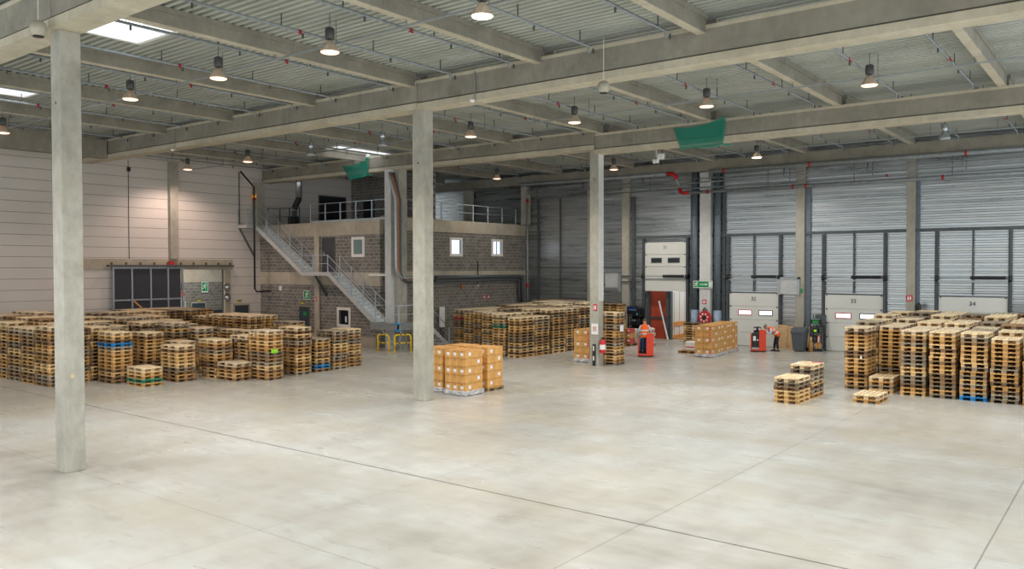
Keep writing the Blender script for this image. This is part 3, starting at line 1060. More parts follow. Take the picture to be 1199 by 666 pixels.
r, f = panel_sign('exit_sign', (-20.62, YB - .5, 3.53), 1.22, .42, '-y', M['green_sign'], 'green emergency exit sign with arrow on the wide pier')
runner(f, -.42, 0, .34, r)
mb = MB().box(*f(-.2, .18, -.025, .025, .02, .03))
tri = [(.18, -.075), (.18, .075), (.3, 0)]
a = [f(p[0], p[0], p[1], p[1], .02, .03) for p in tri]
mb.loft([[(q[0], q[2], q[4]) for q in a], [(q[1], q[3], q[4]) for q in a]])
obj('arrow', mb, M['white'], r)
obj('door_pictogram', MB().box(*f(.36, .54, -.15, .15, .02, .03)), M['white'], r)
r, f = panel_sign('exit_sign', (-40.55, YO - .02, 2.87), .66, .56, '-y', M['green_sign'], 'green exit sign above the ground door under the stair')
runner(f, 0, 0, .55, r)
r, f = panel_sign('exit_sign', (-51.95, 32.0, 3.2), .5, .75, '+x', M['green_sign'], 'green exit sign on block wall beyond the gate')
runner(f, 0, .05, .5, r)
obj('caption_bar', MB().box(*f(-.2, .2, -.33, -.28, .02, .03)), M['white'], r)
for i, (c, w, h, fc, lab) in enumerate((((-20.55, YB - .452, 2.5), .26, .26, '-y', 'red fire equipment sign on the wide pier'), ((-9.45, YB - .302, 2.95), .3, .3, '-y', 'red fire equipment sign near dock thirty-four'),
                                        ((-20.0, 32.11, 2.7), .2, .3, '-y', 'small red fire extinguisher sign on the far column'), ((-39.6, YO - .13, 2.65), .22, .24, '-y', 'small red sign on the office pier under stair'),
                                        ((XO + .01, 41.05, 2.62), .22, .26, '+x', 'left of two small red signs, office side'), ((XO + .01, 41.5, 2.62), .22, .26, '+x', 'right of two small red signs, office side'),
                                        ((-51.73, 30.2, 2.75), .28, .3, '+x', 'small red sign on wall beyond the gate'))):
    r, f = panel_sign('fire_sign', c, w, h, fc, M['red'], lab, False)
    mb = MB()
    mb.box(*f(-.3 * w, -.05 * w, -.34 * h, .2 * h, .02, .026)).box(*f(-.24 * w, -.11 * w, .2 * h, .34 * h, .02, .026)).box(*f(.08 * w, .3 * w, -.3 * h, .3 * h, .02, .026))
    obj('pictogram', mb, M['white'], r)
r, f = panel_sign('notice', (-20.02, 32.11, 1.7), .36, .5, '-y', M['white'], 'white paper notice taped on the far column', False)
obj('print', MB().box(*f(-.1, .1, -.1, .12, .02, .024)), simple('pale_red_print', '#c9a5a8', .6), r)
r, f = panel_sign('notice', (-15.0, YB - .32, 3.25), .3, .2, '-y', M['green_sign'], 'small green light above the weighing station', False)
for i, (c, fc, lab) in enumerate((((-40.98, YO - .02, 2.38), '-y', 'small yellow lamp above the ground door under stair'), ((-51.998, 31.6, 2.3), '+x', 'small yellow lamp beyond the gate'), ((XL + .01, 30.3, 2.42), '+x', 'small yellow lamp above the left wall door'))):
    r, f = panel_sign('emergency_lamp', c, .3, .13, fc, simple('yellow_lamp_%d' % i, '#d6c61c', .4), lab, False)
    obj('housing', MB().box(*f(-.17, .17, .065, .1, 0, .06)), M['dark_steel'], r)

# hose reel on the wide pier
r = thing('hose_reel', 'red fire hose reel on the wide pale pier', 'hose reel', (-20.45, YB - .62, 1.55))
c = (-20.45, YB - .62, 1.58)
obj('disc', MB().lathe(c, [(.37, -.1), (.39, -.09), (.39, -.05), (.26, -.05), (.26, .05), (.39, .05), (.39, .1), (.37, .11)], 28, 'y'), M['red'], r)
obj('hub', MB().lathe(c, [(.1, -.14), (.12, -.12), (.12, .12)], 16, 'y'), M['black'], r)
mb = MB()
for k in range(7):
    a = 2 * PI * k / 7 + .2
    mb.cbox((c[0] + .22 * math.cos(a), c[1] - .108, c[2] + .22 * math.sin(a)), (.09, .01, .11))
obj('spoke_window', mb, M['white'], r)
obj('bracket', MB().box(-20.5, -20.4, YB - .55, YB - .45, 1.2, 1.75).tube([(-20.35, YB - .52, 1.95), (-20.5, YB - .55, 2.15), (-20.6, YB - .52, 2.0)], .05, 8), M['dark_steel'], r)

# extinguisher and hazard guard on the far column
r = thing('fire_extinguisher', 'red fire extinguisher hung on the far column', 'fire extinguisher', (-19.5, 31.97, .7))
obj('cylinder', MB().lathe((-19.52, 31.98, .62), [(.02, 0), (.13, .02), (.14, .06), (.14, .5), (.1, .6), (.04, .64)], 18), M['red'], r)
obj('label_plate', MB().lathe((-19.52, 31.98, .8), [(.1415, 0), (.1415, .22)], 18, cap=False), M['sticker'], r)
obj('valve', MB().cbox((-19.52, 31.98, 1.3), (.06, .06, .1)).bar((-19.5, 31.98, 1.34), (-19.66, 31.95, 1.3), .03, .02), M['black'], r)
obj('hose', MB().tube([(-19.56, 31.95, 1.3), (-19.7, 31.93, 1.15), (-19.7, 31.95, .85)], .015, 6), M['black'], r)
r = thing('hazard_guard', 'black and white corner guard on the far column', 'guard', (-20.05, 32.08, 0))
obj('strip', MB().box(-20.12, -19.98, 32.06, 32.118, .02, 1.0), M['black'], r)
obj('white_dash', MB().box(-20.08, -20.02, 32.05, 32.06, .25, .45).box(-20.08, -20.02, 32.05, 32.06, .7, .92), M['white'], r)
# faint yellow floor line around the column foot
mb = MB()
for q in ((-22.3, -18.9, 31.75, 31.82),):
    mb.box(q[0], q[1], q[2], q[3], .001, .003)
tag(obj('floor_line', mb, simple('worn_yellow_line', '#c6b27a', .6)), 'worn yellow line on the floor before the far column', 'floor marking')
# ---------------------------------------------------------------- office doors and windows
def office_window(num, x0, x1, z0, z1, face, lab, glass, lit=False):
    c = ((x0 + x1) / 2, YO, z0) if face == 'f' else (XO, (x0 + x1) / 2, z0)
    r = struct_root('window_%d' % num, lab, 'window', c)
    if face == 'f':
        f = lambda u0, u1, v0, v1, d0, d1: (u0, u1, YO - d1, YO - d0, v0, v1)
    else:
        f = lambda u0, u1, v0, v1, d0, d1: (XO + d0, XO + d1, u0, u1, v0, v1)
    t = .17
    fr = MB()
    for q in ((x0, x1, z0, z0 + t), (x0, x1, z1 - t, z1), (x0, x0 + t, z0 + t, z1 - t), (x1 - t, x1, z0 + t, z1 - t)):
        fr.box(*f(*q, .005, .05))
    obj('frame', fr, M['frame_white'], r)
    obj('pane', MB().box(*f(x0 + t, x1 - t, z0 + t, z1 - t, .005, .015)), glass, r)
    if lit:
        obj('blind_strip', MB().box(*f(x1 - t - .12, x1 - t, z0 + t, z1 - t, .015, .02)), simple('blue_blind', '#4aa0c8', .5), r)
        if num == 6:
            obj('blind_strip', MB().box(*f((x0 + x1) / 2 - .08, (x0 + x1) / 2 + .04, z0 + t, z1 - t, .015, .02)), simple('blue_blind_b', '#4aa0c8', .5), r)
    return r


office_window(4, -36.45, -35.35, 5.16, 6.33, 'f', 'white framed upper office window with teal glass', M['glass_teal'])
office_window(5, 37.72, 38.92, 5.24, 6.42, 's', 'lit white framed window nearer the column on office side', M['pane_lit'], True)
office_window(6, 41.82, 43.0, 5.28, 6.42, 's', 'lit white framed window with blue strip on office side', M['pane_lit'], True)
r = office_window(7, -37.77, -36.57, 1.05, 2.22, 'f', 'white framed ground floor window with dark glass', M['glass_dark'])
obj('paper', MB().box(-37.05, -36.92, YO - .03, YO - .02, 1.35, 1.7), M['white'], r)
obj('inner_mullion', MB().box(-37.55, -37.45, YO - .04, YO - .01, 1.22, 2.05), M['dark_steel'], r)


def leaf_door(num, box, facing, mat, lab, frame, handle=True):
    r = struct_root('door_%d' % num, lab, 'door', ((box[0] + box[1]) / 2, (box[2] + box[3]) / 2, box[4]))
    lf = obj('leaf', MB().bbox(*box, .01), mat, r)
    x0, x1, y0, y1, z0, z1 = box
    fr = MB()
    if facing == '-y':
        for q in ((x0 - .08, x0, z0, z1 + .08), (x1, x1 + .08, z0, z1 + .08), (x0, x1, z1, z1 + .08)):
            fr.box(q[0], q[1], y0 - .02, y1, q[2], q[3])
        if handle:
            obj('handle', MB().box(x0 + .08, x0 + .13, y0 - .03, y0, z0 + .95, z0 + 1.2).box(x0 + .08, x0 + .24, y0 - .06, y0 - .03, z0 + 1.05, z0 + 1.08), M['steel'], lf)
    else:
        for q in ((y0 - .08, y0, z0, z1 + .08), (y1, y1 + .08, z0, z1 + .08), (y0, y1, z1, z1 + .08)):
            fr.box(x0, x1 + .02, q[0], q[1], q[2], q[3])
        if handle:
            obj('handle', MB().box(x1, x1 + .03, y0 + .08, y0 + .13, z0 + .95, z0 + 1.2), M['steel'], lf)
    obj('door_frame', fr, frame, r)
    return r


r = leaf_door(5, (-39.02, -38.02, YO - .03, YO + .02, 4.3, 6.28), '-y', M['door_dark'], 'dark grey upper office door on the stair platform', M['dark_steel'])
r = leaf_door(6, (-41.22, -40.42, YO - .03, YO + .01, 0, 2.08), '-y', M['door_blue'], 'dark ground floor office door under the stair', M['dark_steel'])
obj('green_notice', MB().box(-40.9, -40.6, YO - .04, YO - .03, 1.6, 1.85), M['green_sign'], r)
r = leaf_door(7, (XL + .002, XL + .05, 29.95, 30.95, 0, 2.18), '+x', M['door_blue'], 'blue-grey door in white wall beside the gate jamb', M['band'])
obj('white_plate', MB().box(XL + .05, XL + .06, 30.2, 30.55, 1.45, 1.6), M['white'], r)
leaf_door(8, (-51.97, -51.9, 31.0, 32.0, 0, 2.1), '+x', M['door_blue'], 'dark door in the block wall beyond the gate', M['pilaster'])
leaf_door(9, (-43.9 + 0, -42.9, 39.55, 39.59, ZM, ZM + 2.1), '-y', M['black'], 'black door at the back of the mezzanine', M['dark_steel'], False)
leaf_door(10, (XL + .005, XL + .05, 36.7, 39.0, ZM, ZM + 2.3), '+x', M['black'], 'wide black door on the mezzanine side wall', M['dark_steel'], False)

# ---------------------------------------------------------------- mezzanine guard rails
def railing(pts, h, lab, n_posts, mat, mid=(0.5,), bottom=None):
    P = [Vector(p) for p in pts]
    r = thing('guard_rail', lab, 'railing', pts[0])
    top = MB()
    for z in (h,):
        top.tube([tuple(p + Vector((0, 0, z))) for p in P], .024, 8)
    obj('top_rail', top, mat, r)
    for m_ in mid:
        obj('mid_rail', MB().tube([tuple(p + Vector((0, 0, h * m_))) for p in P], .017, 8), mat, r)
    seg = [(P[i + 1] - P[i]).length for i in range(len(P) - 1)]
    tot = sum(seg)
    for k in range(n_posts):
        d = tot * k / (n_posts - 1)
        i = 0
        while i < len(seg) - 1 and d > seg[i]:
            d -= seg[i]
            i += 1
        p = P[i] + (P[i + 1] - P[i]) * (d / seg[i])
        obj('post', MB().box(p.x - .028, p.x + .028, p.y - .028, p.y + .028, p.z, p.z + h), mat, r)
    if bottom:
        mb = MB()
        for i in range(len(P) - 1):
            mb.bar(tuple(P[i] + Vector((0, 0, .06))), tuple(P[i + 1] + Vector((0, 0, .06))), .02, .12)
        obj('toe_board', mb, mat, r)
    return r


railing([(-40.3, YO + .1, ZM + .07), (-33.5, YO + .1, ZM + .07)], 1.12, 'blue-grey guard rail along the mezzanine front', 6, M['rail'], (.52,), True)
railing([(XO - .1, YO + .7, ZM + .28), (XO - .1, 44.6, ZM + .28)], 1.05, 'guard rail along the mezzanine side above the lit windows', 9, M['rail'], (.52,), False)
railing([(-44.6, YO + .1, ZM + .07), (-44.6, YO + .8, ZM + .07), (-42.3, YO + .8, ZM + .07)], 1.1, 'dark guard rail at the top of stair on mezzanine', 4, M['dark_steel'], (.5,), False)

# flue on the mezzanine
r = thing('flue_pipe', 'silver flue pipe with dark elbow on the mezzanine', 'flue', (-43.3, 33.2, ZM))
obj('upper_tube', MB().tube([(-43.0, 33.2, 9.05), (-43.0, 33.2, DECK - .01)], .21, 16), M['bell_off'], r)
obj('elbow', MB().tube([(-43.0, 33.2, 9.1), (-43.02, 33.2, 8.95), (-43.4, 33.2, 8.45), (-43.45, 33.2, 8.3)], .2, 14), M['black'], r)
obj('lower_tube', MB().tube([(-43.45, 33.2, 8.35), (-43.45, 33.2, ZM)], [.17, .14], 12), M['dark_steel'], r)
obj('burner_box', MB().bbox(-43.9, -43.25, 33.0, 33.5, ZM, ZM + .65, .02), M['black'], r)
obj('collar', MB().lathe((-43.45, 33.2, 8.25), [(.2, 0), (.2, .12)], 14), M['white'], r)

# ---------------------------------------------------------------- steel stair
SY0, SY1 = 30.85, 31.78
r = thing('steel_stair', 'galvanised steel stair climbing across the office front', 'stair', (-38, 31.3, 0))


def flight(x0, z0, x1, z1, nm):
    n = max(4, int(round(abs(z1 - z0) / .19)))
    tr = MB()
    for k in range(n):
        u = (k + .5) / n
        x, z = x0 + (x1 - x0) * u, z0 + (z1 - z0) * (k + 1) / n
        tr.box(x - .14, x + .14, SY0 + .04, SY1 - .04, z - .04, z)
        tr.box(x + .12, x + .14, SY0 + .04, SY1 - .04, z - .17, z - .04)
    obj('tread_flight', tr, M['tread'], r)
    for y_ in (SY0, SY1):
        mb = MB().prism_y([(x0, z0 + .1), (x1, z1 + .1), (x1, z1 - .2), (x0, z0 - .2)], y_ - .03, y_ + .03)
        obj('stringer', mb, M['stringer'], r)


flight(-44.3, 7.2, -39.7, 4.27, 'upper')
flight(-37.35, 4.27, -33.35, 1.5, 'lower')
# platforms
obj('middle_platform', MB().box(-39.72, -37.33, SY0 - .03, YO - .05, 4.08, 4.29), M['stringer'], r)
obj('top_platform', MB().box(-45.25, -44.25, 30.2, YO - .05, 7.05, 7.24), M['stringer'], r)
mb = MB().box(-33.6, -31.5, 30.75, 31.62, 1.3, 1.5)
mb.box(-32.5, -31.5, 31.62, 33.0, 1.3, 1.5)
obj('corner_platform', mb, M['steel'], r)
mb = MB().box(-33.62, -31.45, 30.7, 30.76, 1.18, 1.56).box(-31.52, -31.45, 30.7, 33.0, 1.18, 1.56)
obj('edge_channel', mb, M['steel'], r)
mb = MB()
n = 8
for k in range(n):
    mb.box(-32.45, -31.55, 33.05 + k * .23, 33.33 + k * .23, 1.5 - (k + 1) * .1875, 1.53 - (k + 1) * .1875)
obj('tread_flight', mb, M['tread'], r)
for x in (-32.48, -31.5):
    obj('stringer', MB().prism_x([(33.0, 1.55), (34.95, .05), (34.95, -.0), (34.7, 0.0), (33.0, 1.25)], x - .025, x + .025), M['stringer'], r)
# brackets
mb = MB().bar((-39.6, YO - .15, 4.1), (-38.6, YO - .15, 2.85), .1, .1)
obj('brace', mb, M['dark_steel'], r)
obj('brace', MB().bar((-33.2, 31.0, 1.25), (-32.4, 31.5, .25), .07, .07).bar((-31.7, 31.2, 1.25), (-32.4, 31.7, .25), .07, .07), M['stringer'], r)
obj('brace', MB().bar((-45.2, 30.3, 7.05), (-44.95, 31.2, 5.3), .1, .1), M['dark_steel'], r)


def stair_rail(pts, posts):
    h = 1.0
    up = [(x, y_, z + h) for x, y_, z in pts]
    obj('handrail', MB().tube(up, .024, 8), M['rail'], r)
    obj('mid_rail', MB().tube([(x, y_, z + h * .52) for x, y_, z in pts], .016, 8), M['rail'], r)
    for x, y_, z in posts:
        obj('post', MB().box(x - .025, x + .025, y_ - .025, y_ + .025, z - .05, z + h), M['rail'], r)


def lerp(a, b, n):
    return [tuple(a[i] + (b[i] - a[i]) * k / n for i in range(3)) for k in range(n + 1)]


for y_ in (SY0, SY1 - .02):
    a, b, c, d = (-44.3, y_, 7.2), (-39.7, y_, 4.27), (-37.35, y_, 4.27), (-33.35, y_, 1.5)
    if y_ == SY0:
        stair_rail([a, b, c, d, (-33.0, y_, 1.5)], lerp(a, b, 4) + [(-38.7, y_, 4.27)] + lerp(c, d, 4))
    else:
        stair_rail([a, b], lerp(a, b, 4))
        stair_rail([c, d], lerp(c, d, 4))
stair_rail([(-33.3, 30.8, 1.5), (-31.5, 30.8, 1.5), (-31.5, 33.0, 1.5), (-31.5, 34.8, .1)], [(-33.3, 30.8, 1.5), (-31.5, 30.8, 1.5), (-31.5, 33.0, 1.5), (-31.5, 34.8, .1)])
stair_rail([(-45.2, 30.22, 7.2), (-44.3, 30.22, 7.2), (-44.3, 30.85, 7.2)], [(-45.2, 30.22, 7.2), (-44.3, 30.22, 7.2)])
obj('blue_tape', MB().box(-31.75, -31.43, 30.66, 30.9, 1.5, 1.575).box(-31.75, -31.43, 30.66, 30.9, 1.16, 1.24), M['blue'], r, label='bright blue tape on platform corner')

# yellow guards
def guard(a, b, lab):
    r = thing('barrier_guard', lab, 'guard', a, 'yellow barrier guards')
    a, b = Vector(a), Vector(b)
    d = (b - a)
    L = d.length
    d.normalize()
    pts = [a, a + Vector((0, 0, .8))]
    for k in range(1, 6):
        t = k / 6 * PI / 2
        pts.append(a + d * (.15 * (1 - math.cos(t))) + Vector((0, 0, .8 + .15 * math.sin(t))))
    q = [b + Vector((0, 0, p.z)) - d * (p - a).dot(d) for p in reversed(pts)]
    obj('hoop', MB().tube([tuple(p) for p in pts + q], .04, 10), M['yellow'], r)
    obj('cross_bar', MB().tube([tuple(a + Vector((0, 0, .5))), tuple(b + Vector((0, 0, .5)))], .03, 8), M['yellow'], r)
    st = MB()
    for z, lo, hi in ((.95, .33, .42), (.95, .6, .68), (.5, .25, .33), (.5, .67, .75)):
        st.tube([tuple(a + d * (L * lo) + Vector((0, 0, z))), tuple(a + d * (L * hi) + Vector((0, 0, z)))], .042 if z > .6 else .032, 10)
    obj('black_stripe', st, M['black'], r)
    obj('foot_plate', MB().cbox(tuple(a + Vector((0, 0, .006))), (.14, .14, .012)).cbox(tuple(b + Vector((0, 0, .006))), (.14, .14, .012)), M['yellow'], r)


guard((-32.75, 30.45, 0), (-31.95, 30.5, 0), 'yellow barrier hoop under stair platform, left of the pair')
guard((-31.62, 30.6, 0), (-31.25, 31.45, 0), 'yellow barrier hoop under stair platform, right of the pair')

# cable and pipe bundle: down the white column, along the office side
r = thing('pipe_bundle', 'thick pipe bundle swept down the white column and along office side', 'pipe', (-32.4, 31.8, 3.9))
for dx, m_, rad, off in ((0, M['steel'], .09, 0), (.16, M['brass'], .07, .12), (.31, M['dark_steel'], .09, .24)):
    y0 = 31.5 + dx
    pts = [(-32.82, y0 - .12, 9.75), (-32.7, y0 - .13, 9.45), (-32.55, y0 - .08, 8.9), (-32.42, y0, 8.3), (-32.42, y0, 4.6 - dx * .6)]
    for k in range(1, 6):
        t = k / 5 * PI / 2
        pts.append((-32.42, y0 + .7 * (1 - math.cos(t)), 4.6 - dx * .6 - .65 * math.sin(t)))
    zz = pts[-1][2]
    pts += [(-32.45, 32.75, zz), (-33.2, 33.0, zz), (XO + .16, 33.6, zz), (XO + .16, 36.1, zz)]
    obj('pipe', MB().tube(pts, rad, 10), m_, r)
r = thing('duct_pair', 'dark twin pipes bending down on the office side wall', 'pipe', (XO + .15, 40, 3.9))
for z, rad, y1_ in ((3.95, .12, 44.95), (3.72, .08, 44.55)):
    pts = [(XO + .23, 36.2, z), (XO + .23, y1_ - .4, z)]
    for k in range(1, 5):
        t = k / 4 * PI / 2
        pts.append((XO + .23, y1_ - .4 + .4 * math.sin(t), z - .4 * (1 - math.cos(t))))
    pts.append((XO + .23, y1_, 0))
    obj('pipe', MB().tube(pts, rad, 10), M['dark_steel'], r)
r = thing('conduit', 'thin dark vertical conduit on the office side wall', 'conduit', (XO + .05, 40.4, 3.4))
obj('tube', MB().tube([(XO + .05, 40.4, 3.45), (XO + .05, 40.4, 5.0)], .03, 6), M['black'], r)
obj('end_plug', MB().cbox((XO + .05, 40.4, 3.4), (.07, .07, .12)), M['white'], r)
r = thing('conduit', 'short pipe with orange end on the office side wall', 'conduit', (XO + .06, 38, 3.4))
obj('tube', MB().tube([(XO + .07, 36, 3.45), (XO + .07, 38.7, 3.42)], .03, 6), M['steel'], r)
obj('orange_end', MB().cbox((XO + .07, 38.8, 3.35), (.1, .14, .3)), M['brass'], r)
r = thing('wall_board', 'white upright board leaning on the office side wall', 'board', (XO + .2, 36.8, 0))
obj('sheet', MB().box(XO + .15, XO + .22, 36.6, 37.05, .9, 2.15), M['white'], r)
obj('stand', MB().box(XO + .15, XO + .2, 36.7, 36.76, 0, .9).box(XO + .15, XO + .2, 36.9, 36.96, 0, .9), M['dark_steel'], r)
r = thing('strip_lamp', 'long white strip lamp on the lower concrete band', 'lamp', (-34.1, YO - .1, 4.1))
obj('body', MB().bbox(-34.9, -33.5, YO - .14, YO - .03, 4.08, 4.2, .01), M['white'], r)
obj('gland', MB().box(-33.5, -33.4, YO - .1, YO - .05, 3.6, 4.25), M['steel'], r)
r = thing('junction_box', 'small white box on the office front under upper stair', 'box', (-43.1, YO - .05, 3.2))
obj('body', MB().bbox(-43.25, -43.0, YO - .1, YO - .025, 3.1, 3.4, .01), M['white'], r)
r = thing('gas_pipe', 'dark pipe running up the corner of the white wall', 'pipe', (-44.95, 31.1, 3))
obj('tube', MB().tube([(-44.15, 30.66, 3.2), (-44.15, 30.66, 9.6), (-44.9, 30.2, 10.6)], .055, 10), M['black'], r)
obj('foot_bend', MB().tube([(-44.15, 30.66, 3.25), (-44.15, 30.8, 3.05), (-44.15, 31.85, 3.05)], .05, 8), M['black'], r)
r = thing('conduit', 'thin dark cable down the white wall beside the stair landing', 'conduit', (XL + .03, 30.3, 9))
obj('tube', MB().tube([(XL + .03, 30.35, 7.3), (XL + .03, 30.35, 10.6)], .025, 6), M['black'], r)
r = thing('conduit', 'thin dark cable with sensor down the long white wall', 'conduit', (XL + .03, 23.24, 7))
obj('tube', MB().tube([(XL + .03, 23.24, 5.06), (XL + .03, 23.24, 10.6)], .013, 6), M['dark_steel'], r)
obj('sensor', MB().bbox(XL + .02, XL + .13, 23.16, 23.32, 9.98, 10.22, .01), M['black'], r)

# ---------------------------------------------------------------- sliding gate on the left wall
r = thing('sliding_gate', 'dark sliding fire gate in galvanised frame on white wall', 'gate', (XL + .3, 24.2, 0))
obj('leaf', MB().box(XL + .16, XL + .24, 22.25, 26.2, .05, 4.5), M['slab_dark'], r)
xf = XL + .27
for y_ in (22.2, 23.25, 24.35, 25.4, 26.3):
    obj('frame_bar', MB().box(xf - .03, xf + .04, y_ - .045, y_ + .045, 0, 4.72), M['steel'], r)
for z in (4.55, 2.75, .95):
    obj('frame_bar', MB().box(xf - .02, xf + .03, 22.2, 26.3, z - .04, z + .04), M['steel'], r)
obj('top_track', MB().box(XL + .13, XL + .4, 21.9, 29.7, 4.62, 4.72), M['dark_steel'], r)
hg = MB()
for k in range(10):
    y_ = 22.1 + k * .82
    hg.cbox((XL + .3, y_, 4.8), (.1, .08, .14))
obj('track_bracket', hg, simple('bracket_ochre', '#6e5a2e', .5), r)
obj('alarm_box', MB().box(XL + .2, XL + .34, 25.45, 25.75, 4.72, 4.95), M['red'], r)
r = thing('light_box', 'small white beacon beside the sliding gate leaf', 'lamp', (XL + .3, 26.45, 2.2))
obj('body', MB().box(XL + .2, XL + .3, 26.4, 26.5, 0, 2.6), M['white'], r)

# annex items
r = thing('annex_post', 'grey post with diagonal brace beyond the gate', 'post', (-51.8, 30.2, 0))
obj('post', MB().box(-51.97, -51.75, 30.05, 30.35, 0, 3.0), M['white_col'], r)
obj('brace', MB().bar((-51.7, 30.2, 3.1), (-51.0, 28.7, 4.5), .12, .12), M['dark_steel'], r)
obj('fan_box', MB().bbox(-51.9, -51.0, 28.6, 29.6, 4.1, 4.6, .02), M['dark_steel'], r)
r = thing('vending_machine', 'blue-lit vending machine standing beyond the gate', 'machine', (-49.5, 29.2, 0))
obj('cabinet', MB().bbox(-49.9, -49.2, 30.2, 30.75, 0, 1.75, .02), M['black'], r)
obj('lit_panel', MB().box(-49.198, -49.19, 30.25, 30.7, .95, 1.5), M['blue_led'], r)
obj('product_row', MB().box(-49.198, -49.19, 30.28, 30.66, .3, .5).box(-49.198, -49.19, 30.28, 30.66, .6, .8), M['white'], r)
r = thing('cabinet', 'dark grey steel cabinet beside the vending machine', 'cabinet', (-49.5, 31.6, 0))
obj('body', MB().bbox(-49.9, -49.3, 30.95, 31.75, 0, 1.75, .02), M['dark_steel'], r)
obj('door', MB().box(-49.3, -49.285, 31.0, 31.7, .05, 1.7), M['dark_steel'], r)
for y_, z, lab in ((29.4, 3.35, 'upper convex mirror on the gate jamb'), (29.4, 2.72, 'lower convex mirror on the gate jamb')):
    r = thing('convex_mirror', lab, 'mirror', (XL + .3, y_, z))
    obj('dome', MB().lathe((XL + .3, y_ - .1, z), [(.02, .13), (.1, .12), (.19, .06), (.22, 0)], 20, 'x'), M['mirror'], r)
    obj('rim', MB().lathe((XL + .27, y_ - .1, z), [(.23, -.02), (.24, 0), (.23, .03)], 20, 'x'), M['black'], r)
    obj('arm', MB().tube([(XL + .14, y_, z), (XL + .27, y_ - .08, z)], .025, 6), M['dark_steel'], r)
# lamp of the room behind the gate
r = thing('hanging_lamp', 'strip lamp in the room behind the gate', 'lamp', (-49, 30, 6))
obj('body', MB().bbox(-49.1, -48.9, 28.5, 31.5, 6.0, 6.1, .01).box(-49.01, -48.99, 28.8, 28.82, 6.1, DECK).box(-49.01, -48.99, 31.2, 31.22, 6.1, DECK), M['white'], r)
obj('tube', MB().box(-49.07, -48.93, 28.55, 31.45, 5.97, 6.0), M['lens_white'], r)
ld = bpy.data.lights.new('room_light', 'AREA')
ld.shape = 'RECTANGLE'
ld.size, ld.size_y = .2, 3
ld.energy = 260
lo_ = bpy.data.objects.new('room_light', ld)
C.objects.link(lo_)
lo_.parent = r
lo_.location = (0, 0, -.06)
r = thing('beacon', 'small orange beacon on the pier beside the top stair landing', 'lamp', (-44.95, 31.25, 9.0))
obj('housing', MB().bbox(-45.1, -44.85, 31.2, 31.298, 8.85, 9.0, .01), M['red_clip'], r)
obj('orange_lens', MB().bbox(-45.12, -44.83, 31.18, 31.298, 9.02, 9.18, .01), emit('orange_beacon', '#e89a20', .7), r)
r = thing('beacon', 'small orange light above the black mezzanine door', 'lamp', (-40.6, 39.5, 9.55))
obj('housing', MB().bbox(-40.8, -40.4, 39.54, 39.598, 9.5, 9.72, .01), M['dark_steel'], r)
obj('orange_lens', MB().box(-40.78, -40.42, 39.52, 39.54, 9.53, 9.69), emit('orange_exit_light', '#d97418', .6), r)
r = thing('loose_plank', 'broken plank sticking up from the back pallet stacks', 'plank', (-42.4, 22.4, 2.31))
obj('plank_body', MB().bar((-42.2, 22.35, 2.38), (-42.75, 22.2, 2.76), .12, .03), M['brown_wood'], r)
obj('split_end', MB().bar((-42.75, 22.2, 2.76), (-42.86, 22.17, 2.82), .05, .02), M['brown_wood'], r)
r = thing('bollard', 'dark round-topped post behind the right pallet block', 'post', (-8.95, 44.9, 0))
obj('post_body', MB().lathe((-8.95, 44.9, 0), [(.13, 0), (.13, 2.35), (.15, 2.4), (.15, 2.6), (.1, 2.7), (.02, 2.74)], 16), M['black'], r)
# ---------------------------------------------------------------- pallets
PH = 0.144
TAN = ['#d3ae72', '#c49b60', '#dfc08a', '#c2985c', '#d4b07a', '#b98f58']
BRN = ['#8d7152', '#977a57', '#7d644a']
GRY = ['#978a76', '#8a7d6a', '#a59983']


